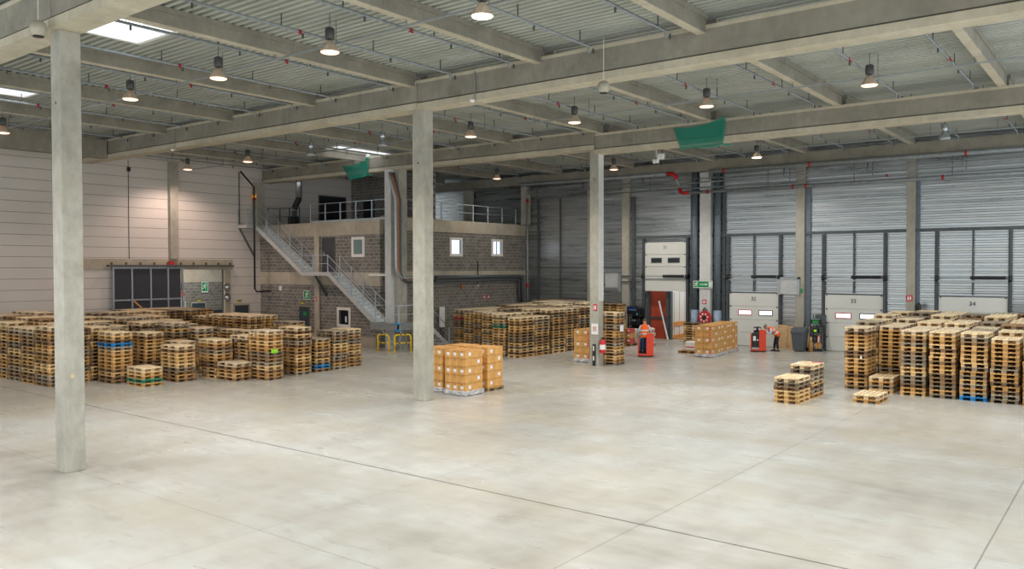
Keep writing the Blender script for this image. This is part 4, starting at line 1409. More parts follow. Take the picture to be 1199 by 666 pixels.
def stack_list():
    S = []

    def add(nx, ny, o, n, desc, front=True, sp=None):
        S.append(dict(nx=nx, ny=ny, o=o, n=n, desc=desc, sp=sp or {}))
    # right block: long side along y
    add(-8.04, 31.8, 'y', 16, 'leftmost tall stack of right block')
    add(-7.15, 33.1, 'y', 16, 'tall stack behind low four-pallet stack')
    names = ['first', 'second', 'third', 'fourth', 'fifth', 'sixth']
    for k, (nx, n) in enumerate(((-6.0, 16), (-5.07, 16), (-4.13, 16), (-3.22, 15), (-2.3, 15))):
        d = 'stack right of low four-pallet stack, right block' if k == 0 else '%s stack right of low four-pallet stack' % names[k]
        add(nx, 31.33, 'y', n, d, sp={0: 'blue'} if k == 2 else None)
    cols = [-8.04, -7.15, -6.0, -5.07, -4.13, -3.22, -2.3]
    hts = [[16, 17, 17, 18, 17, 18, 18], [16, 17, 16, 17, 17, 18, 18], [16, 16, 17, 17, 18, 18, 18], [15, 16, 17, 17, 17, 18, 17], [16, 16, 16, 17, 18, 18, 18], [16, 16, 17, 17, 17, 17, 18], [16, 16, 16, 17, 17, 17, 18]]
    for ci, cx in enumerate(cols):
        for rj in range(1, 7):
            if ci == 1 and rj == 1:
                continue
            if ci == 0 and rj > 5:
                continue
            add(cx + (.04 if rj % 2 else -.03), 31.55 + 1.27 * rj + (.3 if ci < 2 else 0), 'y', hts[ci][rj], '%s row back, %s column from left, right block' % (ORD[rj + 1], ORD[ci + 1]))
    add(-7.05, 31.3, 'y', 4, 'low stack at front of right block')
    add(-6.87, 28.65, 'y', 2, 'lone two-high pile on the open floor')
    add(-8.98, 27.03, 'y', 6, 'nearer of two low stacks on open floor')
    add(-8.98, 28.55, 'y', 8, 'farther of two low stacks on open floor')
    # far column
    add(-19.28, 32.74, 'x', 17, 'tall stack beside the far column')
    add(-23.55, 40.3, 'x', 17, 'stack far behind the far column')
    add(-20.1, 43.95, 'x', 9, 'stack between open dock and hose reel')
    # central block along the office side
    fr = [(-24.7, 32.6, 14), (-25.72, 32.6, 15), (-26.95, 33.2, 15), (-28.2, 34.0, 15), (-29.3, 34.5, 15), (-30.45, 34.9, 15)]
    for k, (nx, ny, n) in enumerate(fr):
        sp = {}
        if k == 5:
            sp = {11: 'red'}
        if k == 1:
            sp = {10: 'green'}
        add(nx, ny, 'y', n, '%s front stack from right, central block' % ORD[k + 1], sp=sp)
    mh = [[14, 14, 16, 16, 16, 16, 16, 16], [15, 15, 16, 16, 17, 16, 17, 17], [15, 16, 16, 16, 17, 17, 17, 17], [15, 15, 15, 16, 16, 17, 17, 17], [15, 15, 15, 16, 16, 17, 17, 17], [15, 15, 15, 16, 16, 16, 17, 17]]
    for k, (nx, ny, n) in enumerate(fr):
        for rj in range(1, 8):
            y_ = ny + 1.27 * rj + (.25 if (k == 0 and rj >= 2) else 0)
            if y_ > 43.9:
                continue
            add(nx if k else nx + .04, y_, 'y', mh[k][rj], '%s row back, %s column from right, central block' % (ORD[rj + 1], ORD[k + 1]))
    # left field: long side along x
    add(-31.88, 15.65, 'x', 14, 'stack containing the blue pallet, left field', sp={10: 'blue'})
    add(-30.12, 15.93, 'x', 5, 'low five-high stack on left floor', sp={1: 'green'})
    add(-30.3, 17.42, 'x', 10, 'stack right of the low five-high stack')
    add(-30.02, 18.95, 'x', 11, 'stack behind lowest left-floor stack')
    add(-28.74, 18.96, 'x', 5, 'lowest right-hand stack of left field')
    add(-29.2, 19.9, 'x', 12, 'half-hidden stack behind lowest left-field stack')
    add(-27.84, 19.86, 'x', 14, 'tall stack with green patch, left field')
    add(-28.27, 21.66, 'x', 14, 'second tall stack from stair, left field')
    add(-29.72, 22.45, 'x', 15, 'tall stack peeping behind, left field')
    add(-28.4, 22.78, 'x', 10, 'short stack with low blue pallet', sp={1: 'blue'})
    add(-28.45, 23.8, 'x', 12, 'stack with white tags near the stair')
    add(-28.78, 24.92, 'x', 12, 'last stack before the stair wall')
    lx = [-33.0, -34.3, -35.58, -36.86, -38.14, -39.42, -40.7]
    for k, x in enumerate(lx):
        add(x, 13.76, 'x', [16, 15, 15, 16, 16, 16, 16][k], '%s front stack left of foreground column' % ORD[k + 1])
    for k, x in enumerate([-33.3, -34.6, -35.88, -37.16, -38.44, -39.72, -41.0]):
        add(x, 14.66, 'x', [15, 16, 17, 17, 17, 17, 17][k], '%s second-row stack behind foreground column' % ORD[k + 1])
        add(x - .1 if k else -33.45, 15.56, 'x', [15, 16, 17, 17, 18, 18, 17][k], '%s third-row stack behind foreground column' % ORD[k + 1])
    for k, x in enumerate([-34.1, -35.4, -36.7, -38.0, -39.3, -40.6, -41.9]):
        add(x, 16.46, 'x', [14, 15, 15, 16, 16, 16, 16][k], '%s fourth-row stack, left field' % ORD[k + 1])
        if k:
            add(x - .1, 17.36, 'x', [0, 14, 15, 16, 16, 17, 16][k], '%s fifth-row stack, left field' % ORD[k + 1])
    add(-32.52, 17.3, 'x', 13, 'lower stack behind the blue pallet stack')
    add(-34.62, 18.25, 'x', 15, 'grey stack behind the blue pallet stack')
    add(-33.55, 19.1, 'x', 15, 'tall stack right of the grey stack')
    add(-33.1, 20.0, 'x', 13, 'stack with orange band, back of left field')
    add(-32.0, 18.5, 'x', 10, 'stack hidden behind stack right of the five-high')
    for r_, yy in enumerate((19.2, 20.1, 21.0)):
        for k, x in enumerate([-36.0, -37.3, -38.6, -39.9, -41.2]):
            add(x, yy, 'x', [13, 14, 15, 15, 16][k], '%s stack from right, %s back row, left field' % (ORD[k + 1], ORD[r_ + 1]))
    for r_, yy in enumerate((21.9, 22.8, 23.7, 24.6)):
        for k, x in enumerate([-40.4, -41.7, -43.0]):
            add(x, yy, 'x', [16, 16, 16][k], '%s stack from right, %s row before sliding gate' % (ORD[k + 1], ORD[r_ + 1]))
    for k, x in enumerate([-34.86, -36.14, -37.42, -38.7]):
        for r_, yy in enumerate((23.85, 24.75)):
            add(x, yy, 'x', 15 if k < 3 else 14, '%s stack from right, %s row before gate jamb' % (ORD[k + 1], ('front', 'rear')[r_]))
    for k, x in enumerate([-32.9, -34.2, -35.5, -36.8]):
        add(x, 22.6, 'x', 11, '%s stack from right, low row before gate jamb' % ORD[k + 1])
    for k, x in enumerate([-30.5, -31.8]):
        add(x, 20.9, 'x', 9, '%s low gap stack in left field' % ORD[k + 1])
    return S


def make_pallets():
    rnd = random.Random(11)
    S = stack_list()
    pal = []
    for si, s in enumerate(S):
        lx, ly = (1.2, .8) if s['o'] == 'x' else (.8, 1.2)
        cx, cy = s['nx'] - lx / 2, s['ny'] + ly / 2
        base = rnd.random()
        ox = oy = 0
        for i in range(s['n']):
            c = s['sp'].get(i)
            if c:
                nm, col = c, {'blue': '#1f86cf', 'red': '#b8323a', 'green': '#2c8468'}[c]
            else:
                q = rnd.random()
                if i == s['n'] - 1 and q < .75:  # most top pallets get a paler tint, overhead light put into the colour
                    nm, col = 'pale top-lit', rnd.choice(['#dcc9a6', '#d6c6ab', '#e0cda8'])
                elif q < .55:
                    nm, col = 'tan', rnd.choice(TAN)
                elif q < .84:
                    nm, col = 'brown', rnd.choice(BRN)
                else:
                    nm, col = 'grey', rnd.choice(GRY)
            if rnd.random() < .25:
                ox, oy = rnd.uniform(-.022, .022), rnd.uniform(-.022, .022)
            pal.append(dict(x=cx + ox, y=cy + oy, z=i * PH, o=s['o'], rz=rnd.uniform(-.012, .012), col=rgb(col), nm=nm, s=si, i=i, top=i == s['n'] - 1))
    # how large each pallet shows: painter's pass over box faces
    W, H = 1199, 666
    ids = np.full((H, W), -1, np.int32)

    def quad(pts, k):
        q = [proj(p) for p in pts]
        if min(v[2] for v in q) < .5:
            return
        xs = [v[0] for v in q]
        ys_ = [v[1] for v in q]
        x0, x1 = max(0, int(min(xs))), min(W - 1, int(max(xs)) + 1)
        y0, y1 = max(0, int(min(ys_))), min(H - 1, int(max(ys_)) + 1)
        if x0 > x1 or y0 > y1:
            return
        gx, gy = np.meshgrid(np.arange(x0, x1 + 1) + .5, np.arange(y0, y1 + 1) + .5)
        m = np.ones(gx.shape, bool)
        ar = sum(q[a][0] * q[(a + 1) % 4][1] - q[(a + 1) % 4][0] * q[a][1] for a in range(4))
        sg = 1 if ar > 0 else -1
        for a in range(4):
            b = (a + 1) % 4
            m &= sg * ((q[b][0] - q[a][0]) * (gy - q[a][1]) - (q[b][1] - q[a][1]) * (gx - q[a][0])) >= 0
        ids[y0:y1 + 1, x0:x1 + 1][m] = k

    def draw(x0, x1, y0, y1, z0, z1, k):
        quad([(x0, y0, z0), (x1, y0, z0), (x1, y0, z1), (x0, y0, z1)], k)
        quad([(x1, y0, z0), (x1, y1, z0), (x1, y1, z1), (x1, y0, z1)], k)
        if z1 < CAM_H:
            quad([(x0, y0, z1), (x1, y0, z1), (x1, y1, z1), (x0, y1, z1)], k)
    jobs = []
    for k, p in enumerate(pal):
        lx, ly = (.6, .4) if p['o'] == 'x' else (.4, .6)
        jobs.append((proj((p['x'], p['y'], 1))[2], p['z'], (p['x'] - lx, p['x'] + lx, p['y'] - ly, p['y'] + ly, p['z'], p['z'] + .1435, k)))
    for b in ((-19.3, -18.83, 8.17, 8.62, 0, 9.8), (-19.83, -19.27, 20.06, 20.51, 0, 9.8), (-20.31, -19.84, 32.12, 32.57, 0, 9.8),
              (-19.9, -18.87, 21.7, 22.7, 0, 1.62), (-19.95, -18.95, 23.0, 24, 0, 1.62), (-21.2, -20.15, 21.9, 24, 0, 1.62), (-21.77, -20.84, 32.96, 34.1, 0, 1.6)):
        jobs.append((proj(((b[0] + b[1]) / 2, (b[2] + b[3]) / 2, 1))[2], 0, (*b, -1)))
    for j in sorted(jobs, key=lambda t: (-t[0], t[1])):
        draw(*j[2])
    cnt = np.bincount(ids[ids >= 0].ravel(), minlength=len(pal))
    return S, pal, cnt


STACKS, PAL, PAL_PX = make_pallets()
ALREADY = 10                         # pallets under the carton loads are built with the loads
rank = sorted(range(len(PAL)), key=lambda k: -PAL_PX[k])
CHOSEN = set(rank[:300 - ALREADY])


def pallet_boxes(kind):
    """boxes of one pallet, long side along x, base at z = 0"""
    if kind == 'deck':
        b = [(-.6, .6, y - w / 2, y + w / 2, .122, .1435) for y, w in ((-.3275, .145), (-.1625, .1), (0, .145), (.1625, .1), (.3275, .145))]
        return b + [(x - .0725, x + .0725, -.4, .4, .1, .122) for x in (-.5275, 0, .5275)]
    y, w = {'l': (-.35, .1), 'm': (0, .145), 'r': (.35, .1)}[kind[0]]
    if kind[1:] == 'board':
        return [(-.6, .6, y - w / 2, y + w / 2, 0, .022)]
    return [(x - .0725, x + .0725, y - w / 2, y + w / 2, .022, .1) for x in (-.5275, 0, .5275)]


def boxes_mesh(name, bx, jit=0.0, rnd=None, dark=()):
    mb = MB()
    for bi_, b in enumerate(bx):
        mb.mi = 1 if bi_ in dark else 0
        d = [rnd.uniform(-jit, jit) if rnd else 0 for _ in range(2)]
        mb.box(b[0] + d[0], b[1] + d[0], b[2] + d[1] * .4, b[3] + d[1] * .4, b[4], b[5])
    return mb.mesh(name, [M['pallet'], M['pallet_block']])


_r = random.Random(5)
DECKS = [boxes_mesh('deck', pallet_boxes('deck'), .012, _r) for _ in range(4)]
RUNS = {k: boxes_mesh('runner', pallet_boxes(k + 'board') + pallet_boxes(k + 'block'), dark=(1, 2, 3)) for k in 'lmr'}
BOARDS = {k: boxes_mesh('runner', pallet_boxes(k + 'board')) for k in 'lmr'}
BLOCK = {k: [boxes_mesh('block', [b], dark=(0,)) for b in pallet_boxes(k + 'block')] for k in 'lmr'}


def child(name, me, parent, col, lab=None):
    o = bpy.data.objects.new(name, me)
    C.objects.link(o)
    o.parent = parent
    o.color = col
    if lab:
        o['label'] = lab
    return o


def make_pallet(x, y, z, rz, col, label, group, blocks=False, rnd=_r):
    r = thing('wooden_pallet', label, 'pallet', (x, y, z), group, rz)
    r.color = col
    child('deck', rnd.choice(DECKS), r, col)
    for k in 'lmr':
        if blocks:
            b = child('runner', BOARDS[k], r, col)
            for m_ in BLOCK[k]:
                child('block', m_, b, col)
        else:
            child('runner', RUNS[k], r, col)
    return r


bulk_v, bulk_c = [], []
CORN = np.array([(0, 0, 0), (1, 0, 0), (0, 1, 0), (1, 1, 0), (0, 0, 1), (1, 0, 1), (0, 1, 1), (1, 1, 1)], float)
QUADS = np.array([(0, 2, 3, 1), (4, 5, 7, 6), (0, 1, 5, 4), (2, 6, 7, 3), (0, 4, 6, 2), (1, 3, 7, 5)])
ALLB = np.array(pallet_boxes('deck') + sum([pallet_boxes(k + 'board') + pallet_boxes(k + 'block') for k in 'lmr'], []))
lo = ALLB[:, 0::2]
hi = ALLB[:, 1::2]
PV = (lo[:, None, :] + CORN[None] * (hi - lo)[:, None, :]).reshape(-1, 3)
for k, p in enumerate(PAL):
    rz = p['rz'] + (0 if p['o'] == 'x' else PI / 2)
    if k in CHOSEN:
        s = STACKS[p['s']]
        pos = 'topmost' if p['top'] else '%s from the top' % ORD[s['n'] - p['i']]
        if s['n'] == 2 and not p['top']:
            pos = 'lower'
        lab = '%s pallet, %s, %s' % (p['nm'], pos, s['desc'])
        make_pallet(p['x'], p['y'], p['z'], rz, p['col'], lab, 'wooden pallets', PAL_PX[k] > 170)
    else:
        ca, sa = math.cos(rz), math.sin(rz)
        v = PV.copy()
        v[:, 0], v[:, 1] = p['x'] + PV[:, 0] * ca - PV[:, 1] * sa, p['y'] + PV[:, 0] * sa + PV[:, 1] * ca
        v[:, 2] += p['z']
        bulk_v.append(v)
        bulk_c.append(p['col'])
V = np.concatenate(bulk_v)
nb = len(V) // 8
Fq = (QUADS[None] + (np.arange(nb) * 8)[:, None, None]).reshape(-1, 4)
me = bpy.data.meshes.new('pallet_mass')
me.vertices.add(len(V))
me.vertices.foreach_set('co', V.ravel())
me.loops.add(Fq.size)
me.loops.foreach_set('vertex_index', Fq.ravel().astype(np.int32))
me.polygons.add(len(Fq))
me.polygons.foreach_set('loop_start', (np.arange(len(Fq)) * 4).astype(np.int32))
me.update(calc_edges=True)
at = me.color_attributes.new('tint', 'FLOAT_COLOR', 'POINT')
shade = np.ones((len(PV), 1))
for k in range(3):
    shade[(8 + k * 4 + 1) * 8:(8 + k * 4 + 4) * 8] = .6      # blocks are darker wood than boards
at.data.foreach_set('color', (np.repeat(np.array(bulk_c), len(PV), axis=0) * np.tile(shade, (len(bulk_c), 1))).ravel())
me.materials.append(M['pallet_attr'])
me.validate()
o = bpy.data.objects.new('pallet_mass', me)
C.objects.link(o)
tag(o, 'remaining wooden pallets stacked further back in the three pallet blocks', 'pallets', None, 'stuff')
print('pallets', len(PAL), 'shown', int((PAL_PX > 0).sum()), 'least chosen px', int(PAL_PX[rank[289]]))
# ---------------------------------------------------------------- carton loads on pallets
def carton_meshes(lx, ly, lz):
    b = MB().bbox(-lx / 2, lx / 2, -ly / 2, ly / 2, 0, lz, .006).mesh('carton', M['cardboard'])
    t = MB().box(-.03, .03, -ly / 2 - .002, ly / 2 + .002, lz - .08, lz + .002).mesh('tape_strip', M['tape'])
    return b, t


LOADN = 0
LAYER = ['bottom', 'second', 'third', 'fourth', 'top']


def load(nx, ny, lx, ly, n_layer, nu, nv, name, pal_col, film=True, seed=0, wh=.294):
    """pallet with cartons: nearest corner (nx, ny); nu by nv cartons a layer"""
    rnd = random.Random(seed)
    cx, cy = nx - lx / 2, ny + ly / 2
    long_x = lx >= ly
    r = make_pallet(cx, cy, 0, 0 if long_x else PI / 2, rgb(pal_col), 'pallet under the %s' % name, 'pallets under carton loads')
    r.scale = (max(lx, ly) / 1.2, min(lx, ly) / .8, 1.0)
    sx_, sy_ = (lx - .04) / nu, (ly - .04) / nv
    b, t = carton_meshes(sx_ - .012, sy_ - .012, wh - .011)
    st_f = MB().box(-.065, .065, -sy_ / 2 + .004, -sy_ / 2 - .002, .09, .2).mesh('sticker', M['sticker'])
    st_s = MB().box(sx_ / 2 - .004, sx_ / 2 + .001, -.065, .065, .09, .21).mesh('sticker', M['sticker'])
    st_r = MB().box(sx_ / 2 - .16, sx_ / 2 - .03, -sy_ / 2 + .004, -sy_ / 2 - .002, .04, .12).box(sx_ / 2 - .16, sx_ / 2 - .03, -sy_ / 2 + .004, -sy_ / 2 - .002, .17, .22).mesh('red_print', M['red_white'])
    for L in range(n_layer):
        for i in range(nu):
            for j in range(nv):
                cen = 0 < i < nu - 1 and 0 < j < nv - 1
                if cen:
                    continue
                x = nx - lx + .02 + sx_ * (i + .5)
                y_ = ny + .02 + sy_ * (j + .5)
                if nu == 3:
                    ud = ['left', 'middle', 'right'][i]
                else:
                    ud = ['left', 'right'][i] if nu == 2 else ''
                vd = ['front', 'back'][j] if nv == 2 else ['front', 'middle', 'back'][j]
                lab = 'brown carton, %s layer, %s %s, %s' % (LAYER[L if L < n_layer - 1 else 4], vd, ud, name)
                o = thing('carton', lab, 'carton', (x, y_, .146 + L * wh), 'cartons on the loads', rnd.uniform(-.004, .004))
                for nm_, me_ in (('carton_body', b), ('tape_strip', t)):
                    c_ = bpy.data.objects.new(nm_, me_)
                    C.objects.link(c_)
                    c_.parent = o
                if j == 0 and L % 2 == 0:
                    c_ = bpy.data.objects.new('sticker', st_f)
                    C.objects.link(c_)
                    c_.parent = o
                if j == 0 and i == nu - 1 and ('dock' in name or 'far' in name) and L not in (1,):
                    c_ = bpy.data.objects.new('red_print', st_r)
                    C.objects.link(c_)
                    c_.parent = o
                if i == nu - 1 and (L + j) % 2 == 0:
                    c_ = bpy.data.objects.new('sticker', st_s)
                    C.objects.link(c_)
                    c_.parent = o
    if film:
        f = thing('stretch_film', 'white stretch film around the base of %s' % name, 'film', (cx, cy, 0), 'stretch film skirts')
        x0, x1_, y0, y1_ = nx - lx - .012, nx + .012, ny - .012, ny + ly + .012
        n = 10
        rings = []
        for z in (.03, .08, .13, .19):
            ring = []
            for (ax, ay), (bx, by) in (((x0, y0), (x1_, y0)), ((x1_, y0), (x1_, y1_)), ((x1_, y1_), (x0, y1_)), ((x0, y1_), (x0, y0))):
                for k in range(n):
                    u = k / n
                    w = rnd.uniform(0, .012)
                    px, py = ax + (bx - ax) * u, ay + (by - ay) * u
                    ring.append((cx + (px - cx) * (1 + w), cy + (py - cy) * (1 + w), z + rnd.uniform(-.015, .015)))
            rings.append(ring)
        obj('film_skirt', MB().loft(rings, cap=False, smooth=True), M['film'], f)


load(-18.87, 21.7, 1.03, 1.0, 5, 3, 2, 'nearest load beside middle column', '#8f8a80', True, 1)
load(-18.95, 23.02, 1.0, .95, 5, 2, 2, 'right rear load behind middle column', '#a88d60', False, 2)
load(-20.13, 21.88, 1.03, 1.0, 5, 3, 2, 'left front load touching middle column', '#8f8a80', True, 3)
load(-20.1, 23.05, 1.0, .95, 5, 2, 2, 'left rear load behind middle column', '#a88d60', False, 4)
load(-20.84, 32.96, .93, 1.15, 5, 2, 2, 'load left of far column', '#b0aca6', True, 5, .288)
load(-17.09, 38.42, .95, 1.2, 5, 2, 3, 'front load before the dock doors', '#8f8a80', True, 6)
load(-17.2, 39.78, .95, 1.2, 5, 2, 3, 'middle load before the dock doors', '#8f8a80', True, 7)
load(-17.32, 41.15, .95, 1.2, 5, 2, 3, 'rear load before the dock doors', '#8f8a80', True, 8)

# low pallet with a white wrapped bundle
make_pallet(-18.92, 40.0, 0, 0, rgb('#b08a58'), 'low pallet left of the dock carton loads', 'pallets under small goods')
r = thing('wrapped_bundle', 'small white wrapped bundle on low pallet left of dock cartons', 'bundle', (-18.92, 40.0, .145))
obj('bundle', MB().bbox(-19.2, -18.6, 39.75, 40.25, .147, .62, .05), M['white'], r)
obj('red_strip', MB().box(-19.15, -18.65, 39.742, 39.75, .3, .36), M['red_white'], r)
# goods left of the first truck
make_pallet(-23.75, 42.0, 0, PI / 2, rgb('#b08a58'), 'pallet under the mixed goods beside first truck', 'pallets under small goods')
for k, (dx, dy, z, w, d, h_, m_) in enumerate(((-.2, -.35, .147, .36, .45, .3, 'cardboard'), (.2, -.35, .147, .36, .45, .3, 'red_white'), (-.2, -.35, .45, .36, .45, .28, 'white'), (.2, -.35, .45, .36, .45, .28, 'cardboard'),
                                              (-.2, -.35, .733, .36, .45, .26, 'cardboard'), (.2, -.35, .733, .36, .45, .26, 'red_white'), (-.2, .2, .147, .36, .5, .8, 'cardboard'), (.2, .2, .147, .36, .5, .8, 'white'))):
    r = thing('parcel', ['brown lower left', 'red lower right', 'white middle left', 'brown middle right', 'brown upper left', 'red upper right', 'tall brown rear left', 'tall white rear right'][k] + ' parcel on mixed goods pallet by first truck', 'parcel', (-23.75 + dx, 42.0 + dy, z), 'parcels on the mixed pallet')
    x, y_ = -23.75 + dx, 42.0 + dy
    obj('parcel_body', MB().bbox(x - w / 2, x + w / 2, y_ - d / 2, y_ + d / 2, z, z + h_, .012), M[m_], r)
    obj('label_patch', MB().box(x - .08, x + .08, y_ - d / 2 - .004, y_ - d / 2, z + h_ * .4, z + h_ * .7), M['sticker'], r)
for k in range(4):
    r = thing('sack', ['bottom', 'second', 'third', 'top'][k] + ' cream sack in the pile right of mixed goods pallet', 'sack', (-22.75, 42.2, k * .27), 'cream sacks by the first truck')
    x, y_, z = -22.75 + .03 * (-1) ** k, 42.2, .001 + k * .262
    rings = []
    for zz, s_ in ((0, .8), (.06, 1.0), (.2, 1.0), (.258, .75)):
        rings.append([(x + .34 * s_ * math.copysign(abs(math.cos(a)) ** .45, math.cos(a)), y_ + .5 * s_ * math.copysign(abs(math.sin(a)) ** .45, math.sin(a)), z + zz) for a in [2 * PI * q / 20 for q in range(20)]])
    obj('sack_body', MB().loft(rings, True, True), simple('cream_sack_%d' % k, '#d5cab8', .8, 0, .06), r)
    obj('seam_band', MB().box(x + .33, x + .345, y_ - .3, y_ + .3, z + .11, z + .14), M['red_white'], r)
# things lying on the farther low stack
zt = 8 * PH
r = thing('folder', 'red folder lying on the farther low pallet stack', 'folder', (-9.15, 29.55, zt))
obj('cover', MB().cbox((-9.15, 29.5, zt + .012), (.32, .24, .022), .3), M['red'], r)
obj('page_edge', MB().cbox((-9.15, 29.5, zt + .012), (.3, .246, .012), .3), M['white'], r)
r = thing('paper_sheet', 'white paper sheet lying on farther low pallet stack', 'paper', (-9.6, 28.8, zt))
obj('sheet', MB().cbox((-9.6, 28.85, zt + .004), (.3, .22, .004), -.2), M['white'], r)
for k, (x, y_, z, fc, lab) in enumerate(((-19.262, 33.2, 1.55, 'x', 'white paper tag on the tall stack beside far column'), (-28.95, 23.78, 1.0, 'y', 'white paper tag low on the stack near the stair'), (-8.25, 31.78, 1.15, 's', 'small white tag on leftmost tall right-block stack'),
                                         (-27.82, 20.2, 1.1, 'g', 'lime green tag on the tall left-field stack'))):
    r = thing('paper_tag', lab, 'tag', (x, y_, z))
    if fc == 's':
        obj('tag_sheet', MB().box(x - .03, x + .03, y_ - .03, y_ - .024, z, z + .1), M['sticker'], r)
    elif fc == 'y':
        obj('tag_sheet', MB().box(x - .12, x + .12, y_ - .03, y_ - .024, z, z + .3), M['sticker'], r)
    else:
        obj('tag_sheet', MB().box(x + .03, x + .036, y_ - .16, y_ + .16, z, z + .3 if fc == 'x' else z + .16), M['sticker'] if fc == 'x' else simple('lime_tag', '#8bd02c', .5), r)
# ---------------------------------------------------------------- ride-on pallet trucks
def truck(lab, x, y_, rz, operator):
    r = thing('pallet_truck', lab, 'pallet truck', (x, y_, 0), 'red ride-on pallet trucks', rz)

    def part(nm, mb, m_, lab2=None, par=None):
        return obj(nm, mb, m_, par or r, True, lab2)
    part('chassis', MB().bbox(-.4, .4, -.45, .8, .05, .15, .03), M['orange_red'])
    part('bumper', MB().bbox(-.405, .405, -.46, -.3, .04, .07, .01), M['black'])
    # right tall cover with rounded top, left thin cover
    prof = [(.04, .15), (.4, .15), (.4, 1.1), (.37, 1.17), (.3, 1.2), (.1, 1.2), (.04, 1.16)]
    part('rear_cover', MB().prism_y(prof, -.45, -.37), M['orange_red'])
    part('side_cover', MB().prism_x([(-.3, .15), (.75, .15), (.75, .75), (.6, .95), (.1, 1.12), (-.3, 1.18)], .36, .4), M['orange_red'])
    part('side_cover', MB().prism_x([(-.45, .15), (.75, .15), (.75, .75), (.6, .85), (.0, .95), (-.45, .97)], -.4, -.34), M['orange_red'])
    part('motor_housing', MB().bbox(-.34, .36, .12, .78, .15, .92, .04), M['black'])
    part('stand_mat', MB().box(-.34, .36, -.3, .12, .15, .165), M['dark_steel'])
    if not operator:
        part('battery_cover', MB().bbox(-.335, .035, -.44, -.2, .2, 1.02, .03), M['black'])
        part('sticker', MB().box(-.27, -.13, -.448, -.44, .6, .85), M['white'])
        part('maker_plate', MB().box(-.08, .02, -.448, -.44, .6, .68), M['blue_led'] if False else simple('pale_blue_plate', '#9fc7d6', .5))
        part('grey_step', MB().box(-.335, .035, -.447, -.43, .16, .24), M['steel'])
    else:
        part('grab_rail', MB().tube([(-.3, -.42, .3), (-.3, -.42, .95), (-.2, -.42, 1.0)], .02, 8), M['steel'])
    part('console', MB().bbox(-.25, .2, .1, .35, .9, 1.12, .04), M['black'])
    st = part('steering_column', MB().tube([(-.05, .2, 1.05), (-.05, .12, 1.24)], [.07, .05], 10), M['black'])
    part('steering_handle', MB().tube([(-.25, .12, 1.24), (-.15, .08, 1.3), (-.05, .1, 1.27), (.05, .08, 1.3), (.15, .12, 1.24)], .03, 8).bbox(-.13, .03, .04, .2, 1.25, 1.31, .02), M['black'], None, st)
    part('red_button', MB().lathe((-.05, .12, 1.31), [(.03, 0), (.03, .02)], 10), M['red'], None, st)
    for sx_ in (-.27, .27):
        f = MB()
        f.loft([[(sx_ - .085, .78, .06), (sx_ + .085, .78, .06), (sx_ + .085, .78, .13), (sx_ - .085, .78, .13)], [(sx_ - .085, 1.85, .06), (sx_ + .085, 1.85, .06), (sx_ + .085, 1.85, .12), (sx_ - .085, 1.85, .12)], [(sx_ - .05, 1.98, .07), (sx_ + .05, 1.98, .07), (sx_ + .05, 1.98, .09), (sx_ - .05, 1.98, .09)]])
        k = part('fork', f, M['dark_steel'])
        part('roller', MB().lathe((sx_, 1.65, .045), [(.043, -.06), (.043, .06)], 12, 'x'), M['black'], None, k)
    for sx_ in (-.3, .3):
        part('wheel', MB().lathe((sx_, -.15, .07), [(.068, -.04), (.068, .04)], 14, 'x'), M['black'])
    part('drive_wheel', MB().lathe((0, .45, .11), [(.1, -.05), (.108, -.04), (.108, .04), (.1, .05)], 18, 'x'), M['black'])
    return r


truck('red ride-on pallet truck with worker standing on it', -20.13, 37.17, .5, True)
truck('red ride-on pallet truck before the white dock door', -16.46, 43.02, .37, False)


# ---------------------------------------------------------------- people
def skin_mesh(name, nodes, edges, sub=2):
    """nodes: list of (pos, radius); first node is the root"""
    me = bpy.data.meshes.new(name)
    me.from_pydata([p for p, _ in nodes], edges, [])
    o = bpy.data.objects.new(name, me)
    C.objects.link(o)
    o.modifiers.new('skin', 'SKIN')
    if not me.skin_vertices:
        bpy.context.view_layer.objects.active = o
    sv = me.skin_vertices[0].data
    for i, (_, rad) in enumerate(nodes):
        rr = rad if isinstance(rad, tuple) else (rad, rad)
        sv[i].radius = rr
        sv[i].use_root = i == 0
    s = o.modifiers.new('sub', 'SUBSURF')
    s.levels = s.render_levels = sub
    dg = bpy.context.evaluated_depsgraph_get()
    out = bpy.data.meshes.new_from_object(o.evaluated_get(dg))
    bpy.data.objects.remove(o)
    out.polygons.foreach_set('use_smooth', [True] * len(out.polygons))
    return out


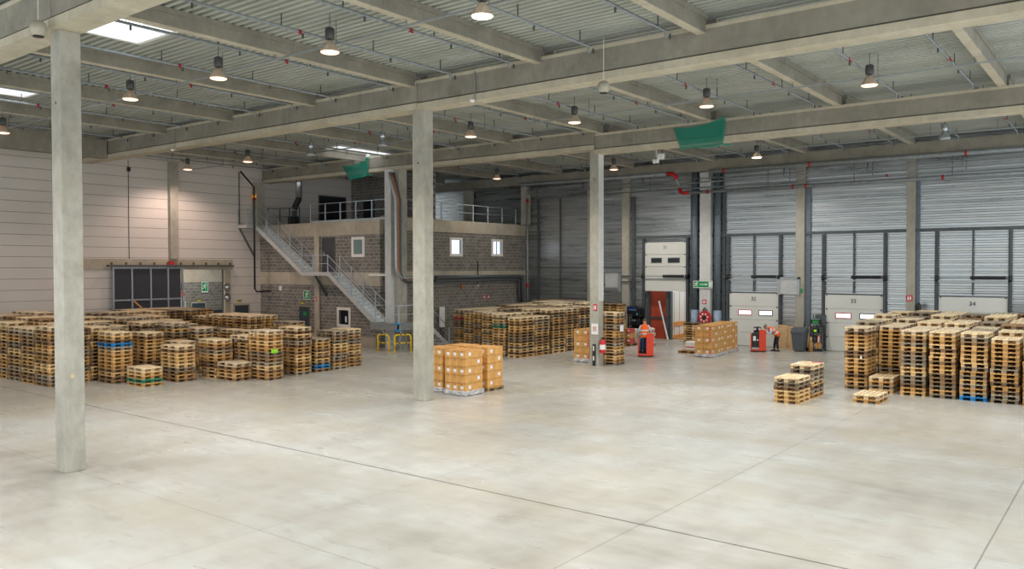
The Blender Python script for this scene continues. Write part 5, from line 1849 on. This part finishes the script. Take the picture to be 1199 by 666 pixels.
def person(lab, org, fwd, J, hair_m, trouser_m, vest_rings, grip):
    f = Vector((fwd[0], fwd[1], 0)).normalized()
    rt = Vector((f.y, -f.x, 0))
    O = Vector(org)
    W = lambda p: tuple(rt * p[0] + f * p[1] + Vector((0, 0, p[2])))     # relative to the root
    r = thing('person', lab, 'person', org)

    def sk(nm, N, E, m_, par=None):
        me = skin_mesh(nm, [(W(p), q) for p, q in N], E)
        me.materials.append(m_)
        o = bpy.data.objects.new(nm, me)
        C.objects.link(o)
        o.parent = par or r
        return o
    N, E = [], []

    def node(p, q, link=None):
        N.append((p, q))
        if link is not None:
            E.append((link, len(N) - 1))
        return len(N) - 1
    pel = node(J['pelvis'], .12)
    sp = node(J['spine'], .1, pel)
    ch = node(J['chest'], .1, sp)
    nk = node(J['neck'], .055, ch)
    hd = Vector(J['head'])
    up = Vector(J['headup']).normalized()
    fc = Vector(J['face']).normalized()
    sdv = up.cross(fc).normalized()
    jaw = node(tuple(hd - up * .06 + fc * .01), .072, nk)
    h1 = node(tuple(hd + up * .03), .094, jaw)
    node(tuple(hd + up * .1), .07, h1)
    nb = node(tuple(hd + fc * .085 - up * .005), .022, h1)
    node(tuple(hd + fc * .118 - up * .02), .011, nb)
    node(tuple(hd + fc * .09 - up * .085), .024, jaw)
    for s in (-1, 1):
        e = node(tuple(hd + sdv * (s * .09)), .018, h1)
        node(tuple(hd + sdv * (s * .108) + up * .02 - fc * .01), .012, e)
    for s, n_ in ((-1, 'L'), (1, 'R')):
        a = node(J['sh' + n_], .062, ch)
        b = node(J['el' + n_], .045, a)
        w = node(J['wr' + n_], .03, b)
        d = (Vector(J['wr' + n_]) - Vector(J['el' + n_])).normalized()
        gd = Vector(grip)
        side = d.cross(gd).normalized() * 1.0
        pm = Vector(J['wr' + n_]) + d * .06
        p_ = node(tuple(pm), .034, w)
        for k, ln in enumerate((.9, 1.0, .95, .8)):
            o_ = side * ((k - 1.5) * .021)
            q1 = pm + d * .04 + o_
            q2 = q1 + d * (.035 * ln) + gd * .01
            q3 = q2 + (d * .4 + gd * .9).normalized() * (.03 * ln)
            i1 = node(tuple(q1), .0105, p_)
            i2 = node(tuple(q2), .0095, i1)
            node(tuple(q3), .008, i2)
        t1 = node(tuple(pm - side * (.04 * s * -1) - d * .01 + gd * .01), .012, p_)
        node(tuple(pm - side * (.055 * s * -1) + d * .03 + gd * .03), .0095, t1)
        hp = node(J['hip' + n_], .085, pel)
        kn = node(J['kn' + n_], .058, hp)
        an = node(J['an' + n_], .04, kn)
        node(tuple(Vector(J['an' + n_]) + Vector((0, .12, -.05))), .03, an)
    body = sk('body', N, E, M['skin'])
    # eyes and hair
    for s in (-1, 1):
        c = hd + fc * .083 + sdv * (s * .035) + up * .025
        obj('eye', MB().lathe(W(c), [(.002, -.01), (.01, -.004), (.01, .004), (.002, .01)], 8), M['black'], r, True)
    hc = hd + up * .055 - fc * .022
    hm = MB()
    rings = []
    for k in range(7):
        t = k / 6 * PI * .56
        rr, hh = .112 * math.sin(t) + .002, .098 * math.cos(t)
        rings.append([W(hc + up * hh + sdv * (rr * .92 * math.cos(q)) + fc * (rr * 1.04 * math.sin(q) - (.03 if k > 4 and math.sin(q) > 0 else 0) * math.sin(q))) for q in [2 * PI * j / 16 for j in range(16)]])
    hm.loft(rings, True, True)
    obj('hair', hm, hair_m, r, True)
    # trousers
    N, E = [], []
    p0 = node(tuple(Vector(J['pelvis']) + Vector((0, 0, .03))), .13)
    for n_ in 'LR':
        a = node(tuple(Vector(J['hip' + n_])), .105, p0)
        b = node(J['kn' + n_], .078, a)
        node(tuple(Vector(J['an' + n_]) + Vector((0, 0, .02))), .062, b)
    sk('trousers', N, E, trouser_m)
    # shirt with sleeves
    N, E = [], []
    s0 = node(J['spine'], .105)
    c0 = node(J['chest'], .11, s0)
    for n_ in 'LR':
        a = node(J['sh' + n_], .07, c0)
        b = node(J['el' + n_], .06, a)
        node(tuple(Vector(J['el' + n_]).lerp(Vector(J['wr' + n_]), .9)), .045, b)
    node(tuple(Vector(J['chest']).lerp(Vector(J['neck']), .8)), .068, c0)
    sk('shirt', N, E, M['shirt'])
    # vest: elliptical rings round the spine
    rings = []
    for c, a, b, ax in vest_rings:
        c, ax = Vector(c), Vector(ax).normalized()
        u = Vector((1, 0, 0))
        v = ax.cross(u).normalized()
        rings.append([W(c + u * (a * math.cos(q)) + v * (b * math.sin(q))) for q in [2 * PI * j / 24 for j in range(24)]])
    v = obj('safety_vest', MB().loft(rings, True, True), M['hivis'], r, True)
    for t, h_ in ((.22, .05), (.42, .05)):
        def at(u):
            k = u * (len(rings) - 1)
            i = min(int(k), len(rings) - 2)
            w_ = k - i
            cc = Vector([sum(p[q] for p in rings[i]) / 24 * (1 - w_) + sum(p[q] for p in rings[i + 1]) / 24 * w_ for q in range(3)])
            pts = []
            for p, q in zip(rings[i], rings[i + 1]):
                e = Vector(p).lerp(Vector(q), w_)
                pts.append(tuple(cc + (e - cc) * 1.025))
            return pts
        obj('reflective_band', MB().loft([at(t), at(t + .09)], False, True), M['reflect'], v, True)
    # shoes
    for n_ in 'LR':
        a = Vector(J['an' + n_])
        z0 = J['floor']
        mb = MB()
        rr = []
        for yy, w_, hh in ((-.08, .035, .07), (-.06, .045, .1), (.02, .05, .1), (.1, .052, .07), (.17, .045, .05), (.2, .025, .035)):
            rr.append([W((a.x + sx_ * w_, a.y + yy, z)) for sx_, z in ((-1, z0), (1, z0), (.8, z0 + hh), (-.8, z0 + hh))])
        obj('shoe', mb.loft(rr, True, True), M['shoe'], r, True)
    return r


J1 = dict(pelvis=(0, -.02, .95), spine=(0, -.02, 1.13), chest=(0, .0, 1.32), neck=(0, .02, 1.47), head=(.0, .05, 1.6), headup=(0, .1, 1), face=(.1, 1, -.12),
          shL=(-.19, 0, 1.4), shR=(.19, 0, 1.4), elL=(-.29, .0, 1.14), elR=(.3, .0, 1.14), wrL=(-.2, .22, 1.06), wrR=(.22, .22, 1.08),
          hipL=(-.09, -.02, .9), hipR=(.09, -.02, .9), knL=(-.1, .02, .49), knR=(.1, .02, .49), anL=(-.1, -.02, .09), anR=(.1, -.02, .09), floor=.002)
V1 = [((0, -.01, .8), .215, .165, (0, 0, 1)), ((0, -.01, .9), .213, .16, (0, 0, 1)), ((0, -.01, 1.05), .21, .16, (0, 0, 1)), ((0, 0, 1.2), .222, .16, (0, 0, 1)), ((0, 0, 1.35), .228, .155, (0, .05, 1)), ((0, .01, 1.44), .17, .1, (0, .05, 1)), ((0, .015, 1.475), .08, .075, (0, .1, 1))]
person('person in orange vest standing on red truck, back to view', (-20.1, 37.02, .168), (-.48, .88), J1, M['hair'], M['jeans'], V1, (0, .2, -1))
J2 = dict(pelvis=(0, -.04, .9), spine=(0, .1, 1.05), chest=(0, .27, 1.19), neck=(0, .42, 1.25), head=(0, .55, 1.29), headup=(0, .75, .55), face=(0, .55, -.85),
          shL=(-.19, .33, 1.2), shR=(.19, .33, 1.2), elL=(-.24, .36, .96), elR=(.24, .36, .96), wrL=(-.16, .56, .98), wrR=(.16, .56, .98),
          hipL=(-.09, -.04, .86), hipR=(.09, -.04, .86), knL=(-.09, -.01, .47), knR=(.09, .06, .47), anL=(-.1, -.06, .09), anR=(.1, .1, .09), floor=.002)
V2 = [((0, -.1, .82), .2, .165, (0, .5, .8)), ((0, -.03, .93), .2, .165, (0, .6, .8)), ((0, .1, 1.06), .195, .16, (0, .75, .65)), ((0, .22, 1.16), .205, .155, (0, .8, .6)), ((0, .32, 1.215), .21, .145, (0, .85, .5)), ((0, .39, 1.24), .16, .09, (0, .9, .4)), ((0, .42, 1.25), .08, .07, (0, .9, .3))]
person('person in orange vest bending over the parked red truck', (-15.66, 43.55, .002), (-.84, -.54), J2, M['grey_hair'], M['navy'], V2, (0, .3, -1))

# ---------------------------------------------------------------- things along the dock wall
r = thing('wheelie_bin', 'dark grey wheelie bin with lid before the chipboard sheets', 'bin', (-14.66, 44.3, 0))
rings = []
for z, a, b in ((.06, .27, .25), (.1, .28, .27), (.95, .34, .36), (1.0, .37, .39), (1.04, .37, .39)):
    rings.append([(-14.66 + sx_ * a, 44.3 + sy_ * b, z) for sx_, sy_ in ((-1, -1), (1, -1), (1, 1), (-1, 1))])
obj('tub', MB().loft(rings), M['grey_bin'], r)
obj('lid', MB().prism_x([(43.9, 1.04), (44.7, 1.04), (44.72, 1.16), (44.6, 1.3), (44.3, 1.28), (43.92, 1.12)], -15.03, -14.29), M['grey_bin'], r)
obj('grip_bar', MB().tube([(-14.95, 44.74, 1.02), (-14.37, 44.74, 1.02)], .025, 8), M['black'], r)
for x in (-14.98, -14.34):
    obj('wheel', MB().lathe((x, 44.58, .1), [(.1, -.03), (.1, .03)], 14, 'x'), M['black'], r)
for x0, x1, h_, lab in ((-16.22, -15.62, 1.32, 'left chipboard sheet leaning on the dock wall'), (-15.6, -14.9, 1.27, 'middle chipboard sheet behind the wheelie bin'), (-14.88, -14.42, 1.26, 'right chipboard sheet behind the wheelie bin')):
    r = thing('chipboard_sheet', lab, 'board', ((x0 + x1) / 2, 45.1, 0), 'leaning chipboard sheets')
    mb = MB().bar(((x0 + x1) / 2, 45.05, .0), ((x0 + x1) / 2, 45.24, h_), x1 - x0, .03)
    obj('sheet', mb, M['board'], r)
    c = MB()
    for zz, xx in ((.16, x0 + .1), (h_ - .12, x0 + .16)):
        c.cbox((xx, 45.05 + .19 * zz / h_ - .02, zz), (.14, .006, .05))
    obj('grip_hole', c, M['brown_wood'], r)
r = thing('wrapping_roll', 'small tan roll standing between bin and weighing station', 'roll', (-14.13, 44.5, 0))
obj('roll_body', MB().lathe((-14.13, 44.5, 0), [(.1, 0), (.12, .02), (.12, .5), (.09, .52)], 16), M['brown_wood'], r)
obj('loose_end', MB().lathe((-14.13, 44.5, .5), [(.07, 0), (.05, .3)], 10), M['board'], r)

# weighing station
r = thing('weighing_station', 'dark rack with green digital weight display near dock', 'weighing station', (-13.9, 45.0, 0))
X0, X1_, Ya, Yb = -14.25, -13.6, 44.75, 45.3
for x, y_ in ((X0, Ya), (X1_, Ya), (X0, Yb), (X1_, Yb)):
    obj('leg', MB().box(x - .025, x + .025, y_ - .025, y_ + .025, 0, 1.0 if y_ == Ya else 1.95), M['dark_steel'], r)
for z in (.16, 1.0):
    obj('shelf', MB().box(X0 - .04, X1_ + .04, Ya - .04, Yb + .04, z - .03, z), M['dark_steel'], r)
obj('back_panel', MB().box(X0 + .1, X1_, Yb - .03, Yb, 1.0, 1.95), M['dark_steel'], r)
d = obj('display', MB().bbox(X0 - .1, X0 + .42, Yb - .2, Yb - .06, 1.46, 1.72, .02), M['black'], r)
obj('display_rim', MB().box(X0 - .1, X0 + .42, Yb - .215, Yb - .2, 1.7, 1.74).box(X0 - .1, X0 + .42, Yb - .215, Yb - .2, 1.42, 1.45), M['downpipe_base'], d)
sg = MB()
for k in range(4):
    x = X0 + .02 + k * .08
    for q in ((x, x + .05, 1.645, 1.66), (x, x + .05, 1.57, 1.585), (x, x + .05, 1.495, 1.51), (x, x + .012, 1.5, 1.57), (x + .04, x + .052, 1.58, 1.65), (x + .04, x + .052, 1.5, 1.57)):
        sg.box(q[0], q[1], Yb - .206, Yb - .2, q[2], q[3])
obj('digits', sg, M['green_led'], d)
for nm, lab, cat, bx, m_ in (('label_printer', 'black printer with lime light on weighing rack', 'printer', (-14.15, -13.85, 44.8, 45.1, 1.002, 1.22), 'black'), ('scanner_dock', 'black box at right on the weighing rack', 'box', (-13.82, -13.63, 44.85, 45.15, 1.002, 1.4), 'black'),
                             ('storage_tray', 'blue tray inside the weighing rack', 'tray', (-14.1, -13.7, 44.86, 45.2, .162, .3), 'downpipe_base'), ('small_carton', 'tan carton on lower shelf of weighing rack', 'carton', (-13.98, -13.67, 44.76, 44.84, .162, .45), 'cardboard'),
                             ('red_bottle', 'red and white box standing on the lower weighing shelf', 'box', (-13.87, -13.72, 44.75, 44.83, .452, .85), 'red_white')):
    q = thing(nm, lab, cat, ((bx[0] + bx[1]) / 2, (bx[2] + bx[3]) / 2, bx[4]))
    obj('body', MB().bbox(*bx, .012), M[m_], q)
    if nm == 'label_printer':
        obj('key_light', MB().box(bx[0] + .08, bx[0] + .22, bx[2] - .006, bx[2], 1.06, 1.16), M['lime_led'], q)
    if nm == 'red_bottle':
        obj('white_label', MB().box(bx[0] + .04, bx[1] - .04, bx[2] - .005, bx[2], .5, .8), M['sticker'], q)
    if nm == 'storage_tray':
        obj('paper_stack', MB().box(bx[0] + .03, bx[1] - .03, bx[2] + .03, bx[3] - .03, .3, .36), M['white'], q)
    if nm == 'scanner_dock':
        obj('grey_front', MB().box(bx[0] + .03, bx[1] - .03, bx[2] - .006, bx[2], 1.05, 1.3), M['dark_steel'], q)
    if nm == 'small_carton':
        obj('tape_strip', MB().box(bx[0] + .12, bx[0] + .18, bx[2] - .004, bx[2], .162, .45), M['tape'], q)

# dark terminal beside the open dock
r = thing('dock_terminal', 'dark computer terminal rack left of the open dock', 'terminal', (-24.98, 44.9, 0))
X0, X1_ = -25.38, -24.6
for x, y_ in ((X0, 44.6), (X1_, 44.6), (X0, 45.2), (X1_, 45.2)):
    obj('leg', MB().box(x - .03, x + .03, y_ - .03, y_ + .03, 0, 1.98), M['black'], r)
for z in (.2, 1.0, 1.55):
    obj('shelf', MB().box(X0 - .03, X1_ + .03, 44.57, 45.23, z - .03, z), M['black'], r)
obj('back_panel', MB().box(X0, X1_, 45.2, 45.23, .2, 1.98), M['black'], r)
mo = obj('monitor', MB().bbox(X0 - .1, X0 + .62, 44.62, 44.7, 1.62, 2.12, .015), M['black'], r)
obj('blue_screen', MB().box(X0 - .05, X0 + .57, 44.612, 44.62, 1.84, 2.07), simple('dark_blue_screen', '#20407a', .3), mo)
obj('screen_line', MB().box(X0 - .05, X0 + .57, 44.606, 44.612, 1.88, 1.92), M['downpipe_base'], mo)
obj('cyan_light', MB().box(X1_ - .2, X1_ - .1, 44.59, 44.6, 1.6, 1.72), simple('cyan_patch', '#2fb0d0', .4), r)
for nm, lab, bx in (('printer', 'black printer on the middle shelf of dock terminal', (-25.25, -24.75, 44.65, 45.1, 1.002, 1.35)), ('keyboard_box', 'black box on the lower shelf of dock terminal', (-25.25, -24.7, 44.65, 45.1, .202, .75))):
    q = thing(nm, lab, 'office machine', ((bx[0] + bx[1]) / 2, 44.9, bx[4]))
    obj('body', MB().bbox(*bx, .02), M['black'], q)
    obj('paper_slot', MB().box(bx[0] + .1, bx[1] - .1, bx[2] - .005, bx[2], bx[5] - .12, bx[5] - .06), M['downpipe_base'], q)
# ---------------------------------------------------------------- camera, daylight, colour
cam = bpy.data.cameras.new('camera')
cam.sensor_fit = 'HORIZONTAL'
cam.sensor_width = 36
cam.lens = FPX * 36 / 1199
cam.clip_end = 200
co = bpy.data.objects.new('camera', cam)
C.objects.link(co)
R3 = Matrix([CAMR[0].tolist(), (-CAMR[1]).tolist(), (-CAMR[2]).tolist()]).transposed()
co.matrix_world = Matrix.Translation((0, 0, CAM_H)) @ R3.to_4x4()
sc = bpy.context.scene
sc.camera = co
w = bpy.data.worlds.new('daylight')
sc.world = w
w.use_nodes = True
bg = w.node_tree.nodes['Background']
bg.inputs['Color'].default_value = (0.93, 0.97, 1.0, 1)
bg.inputs['Strength'].default_value = 1.7
sc.view_settings.view_transform = 'Standard'
sc.view_settings.look = 'None'
sc.view_settings.exposure = -0.03
sc.view_settings.gamma = 1.0
sc.view_settings.use_curve_mapping = False
try:
    sc.cycles.use_denoising = True
    sc.cycles.max_bounces = 8
    sc.cycles.diffuse_bounces = 5
    sc.cycles.transparent_max_bounces = 12
except Exception:
    pass
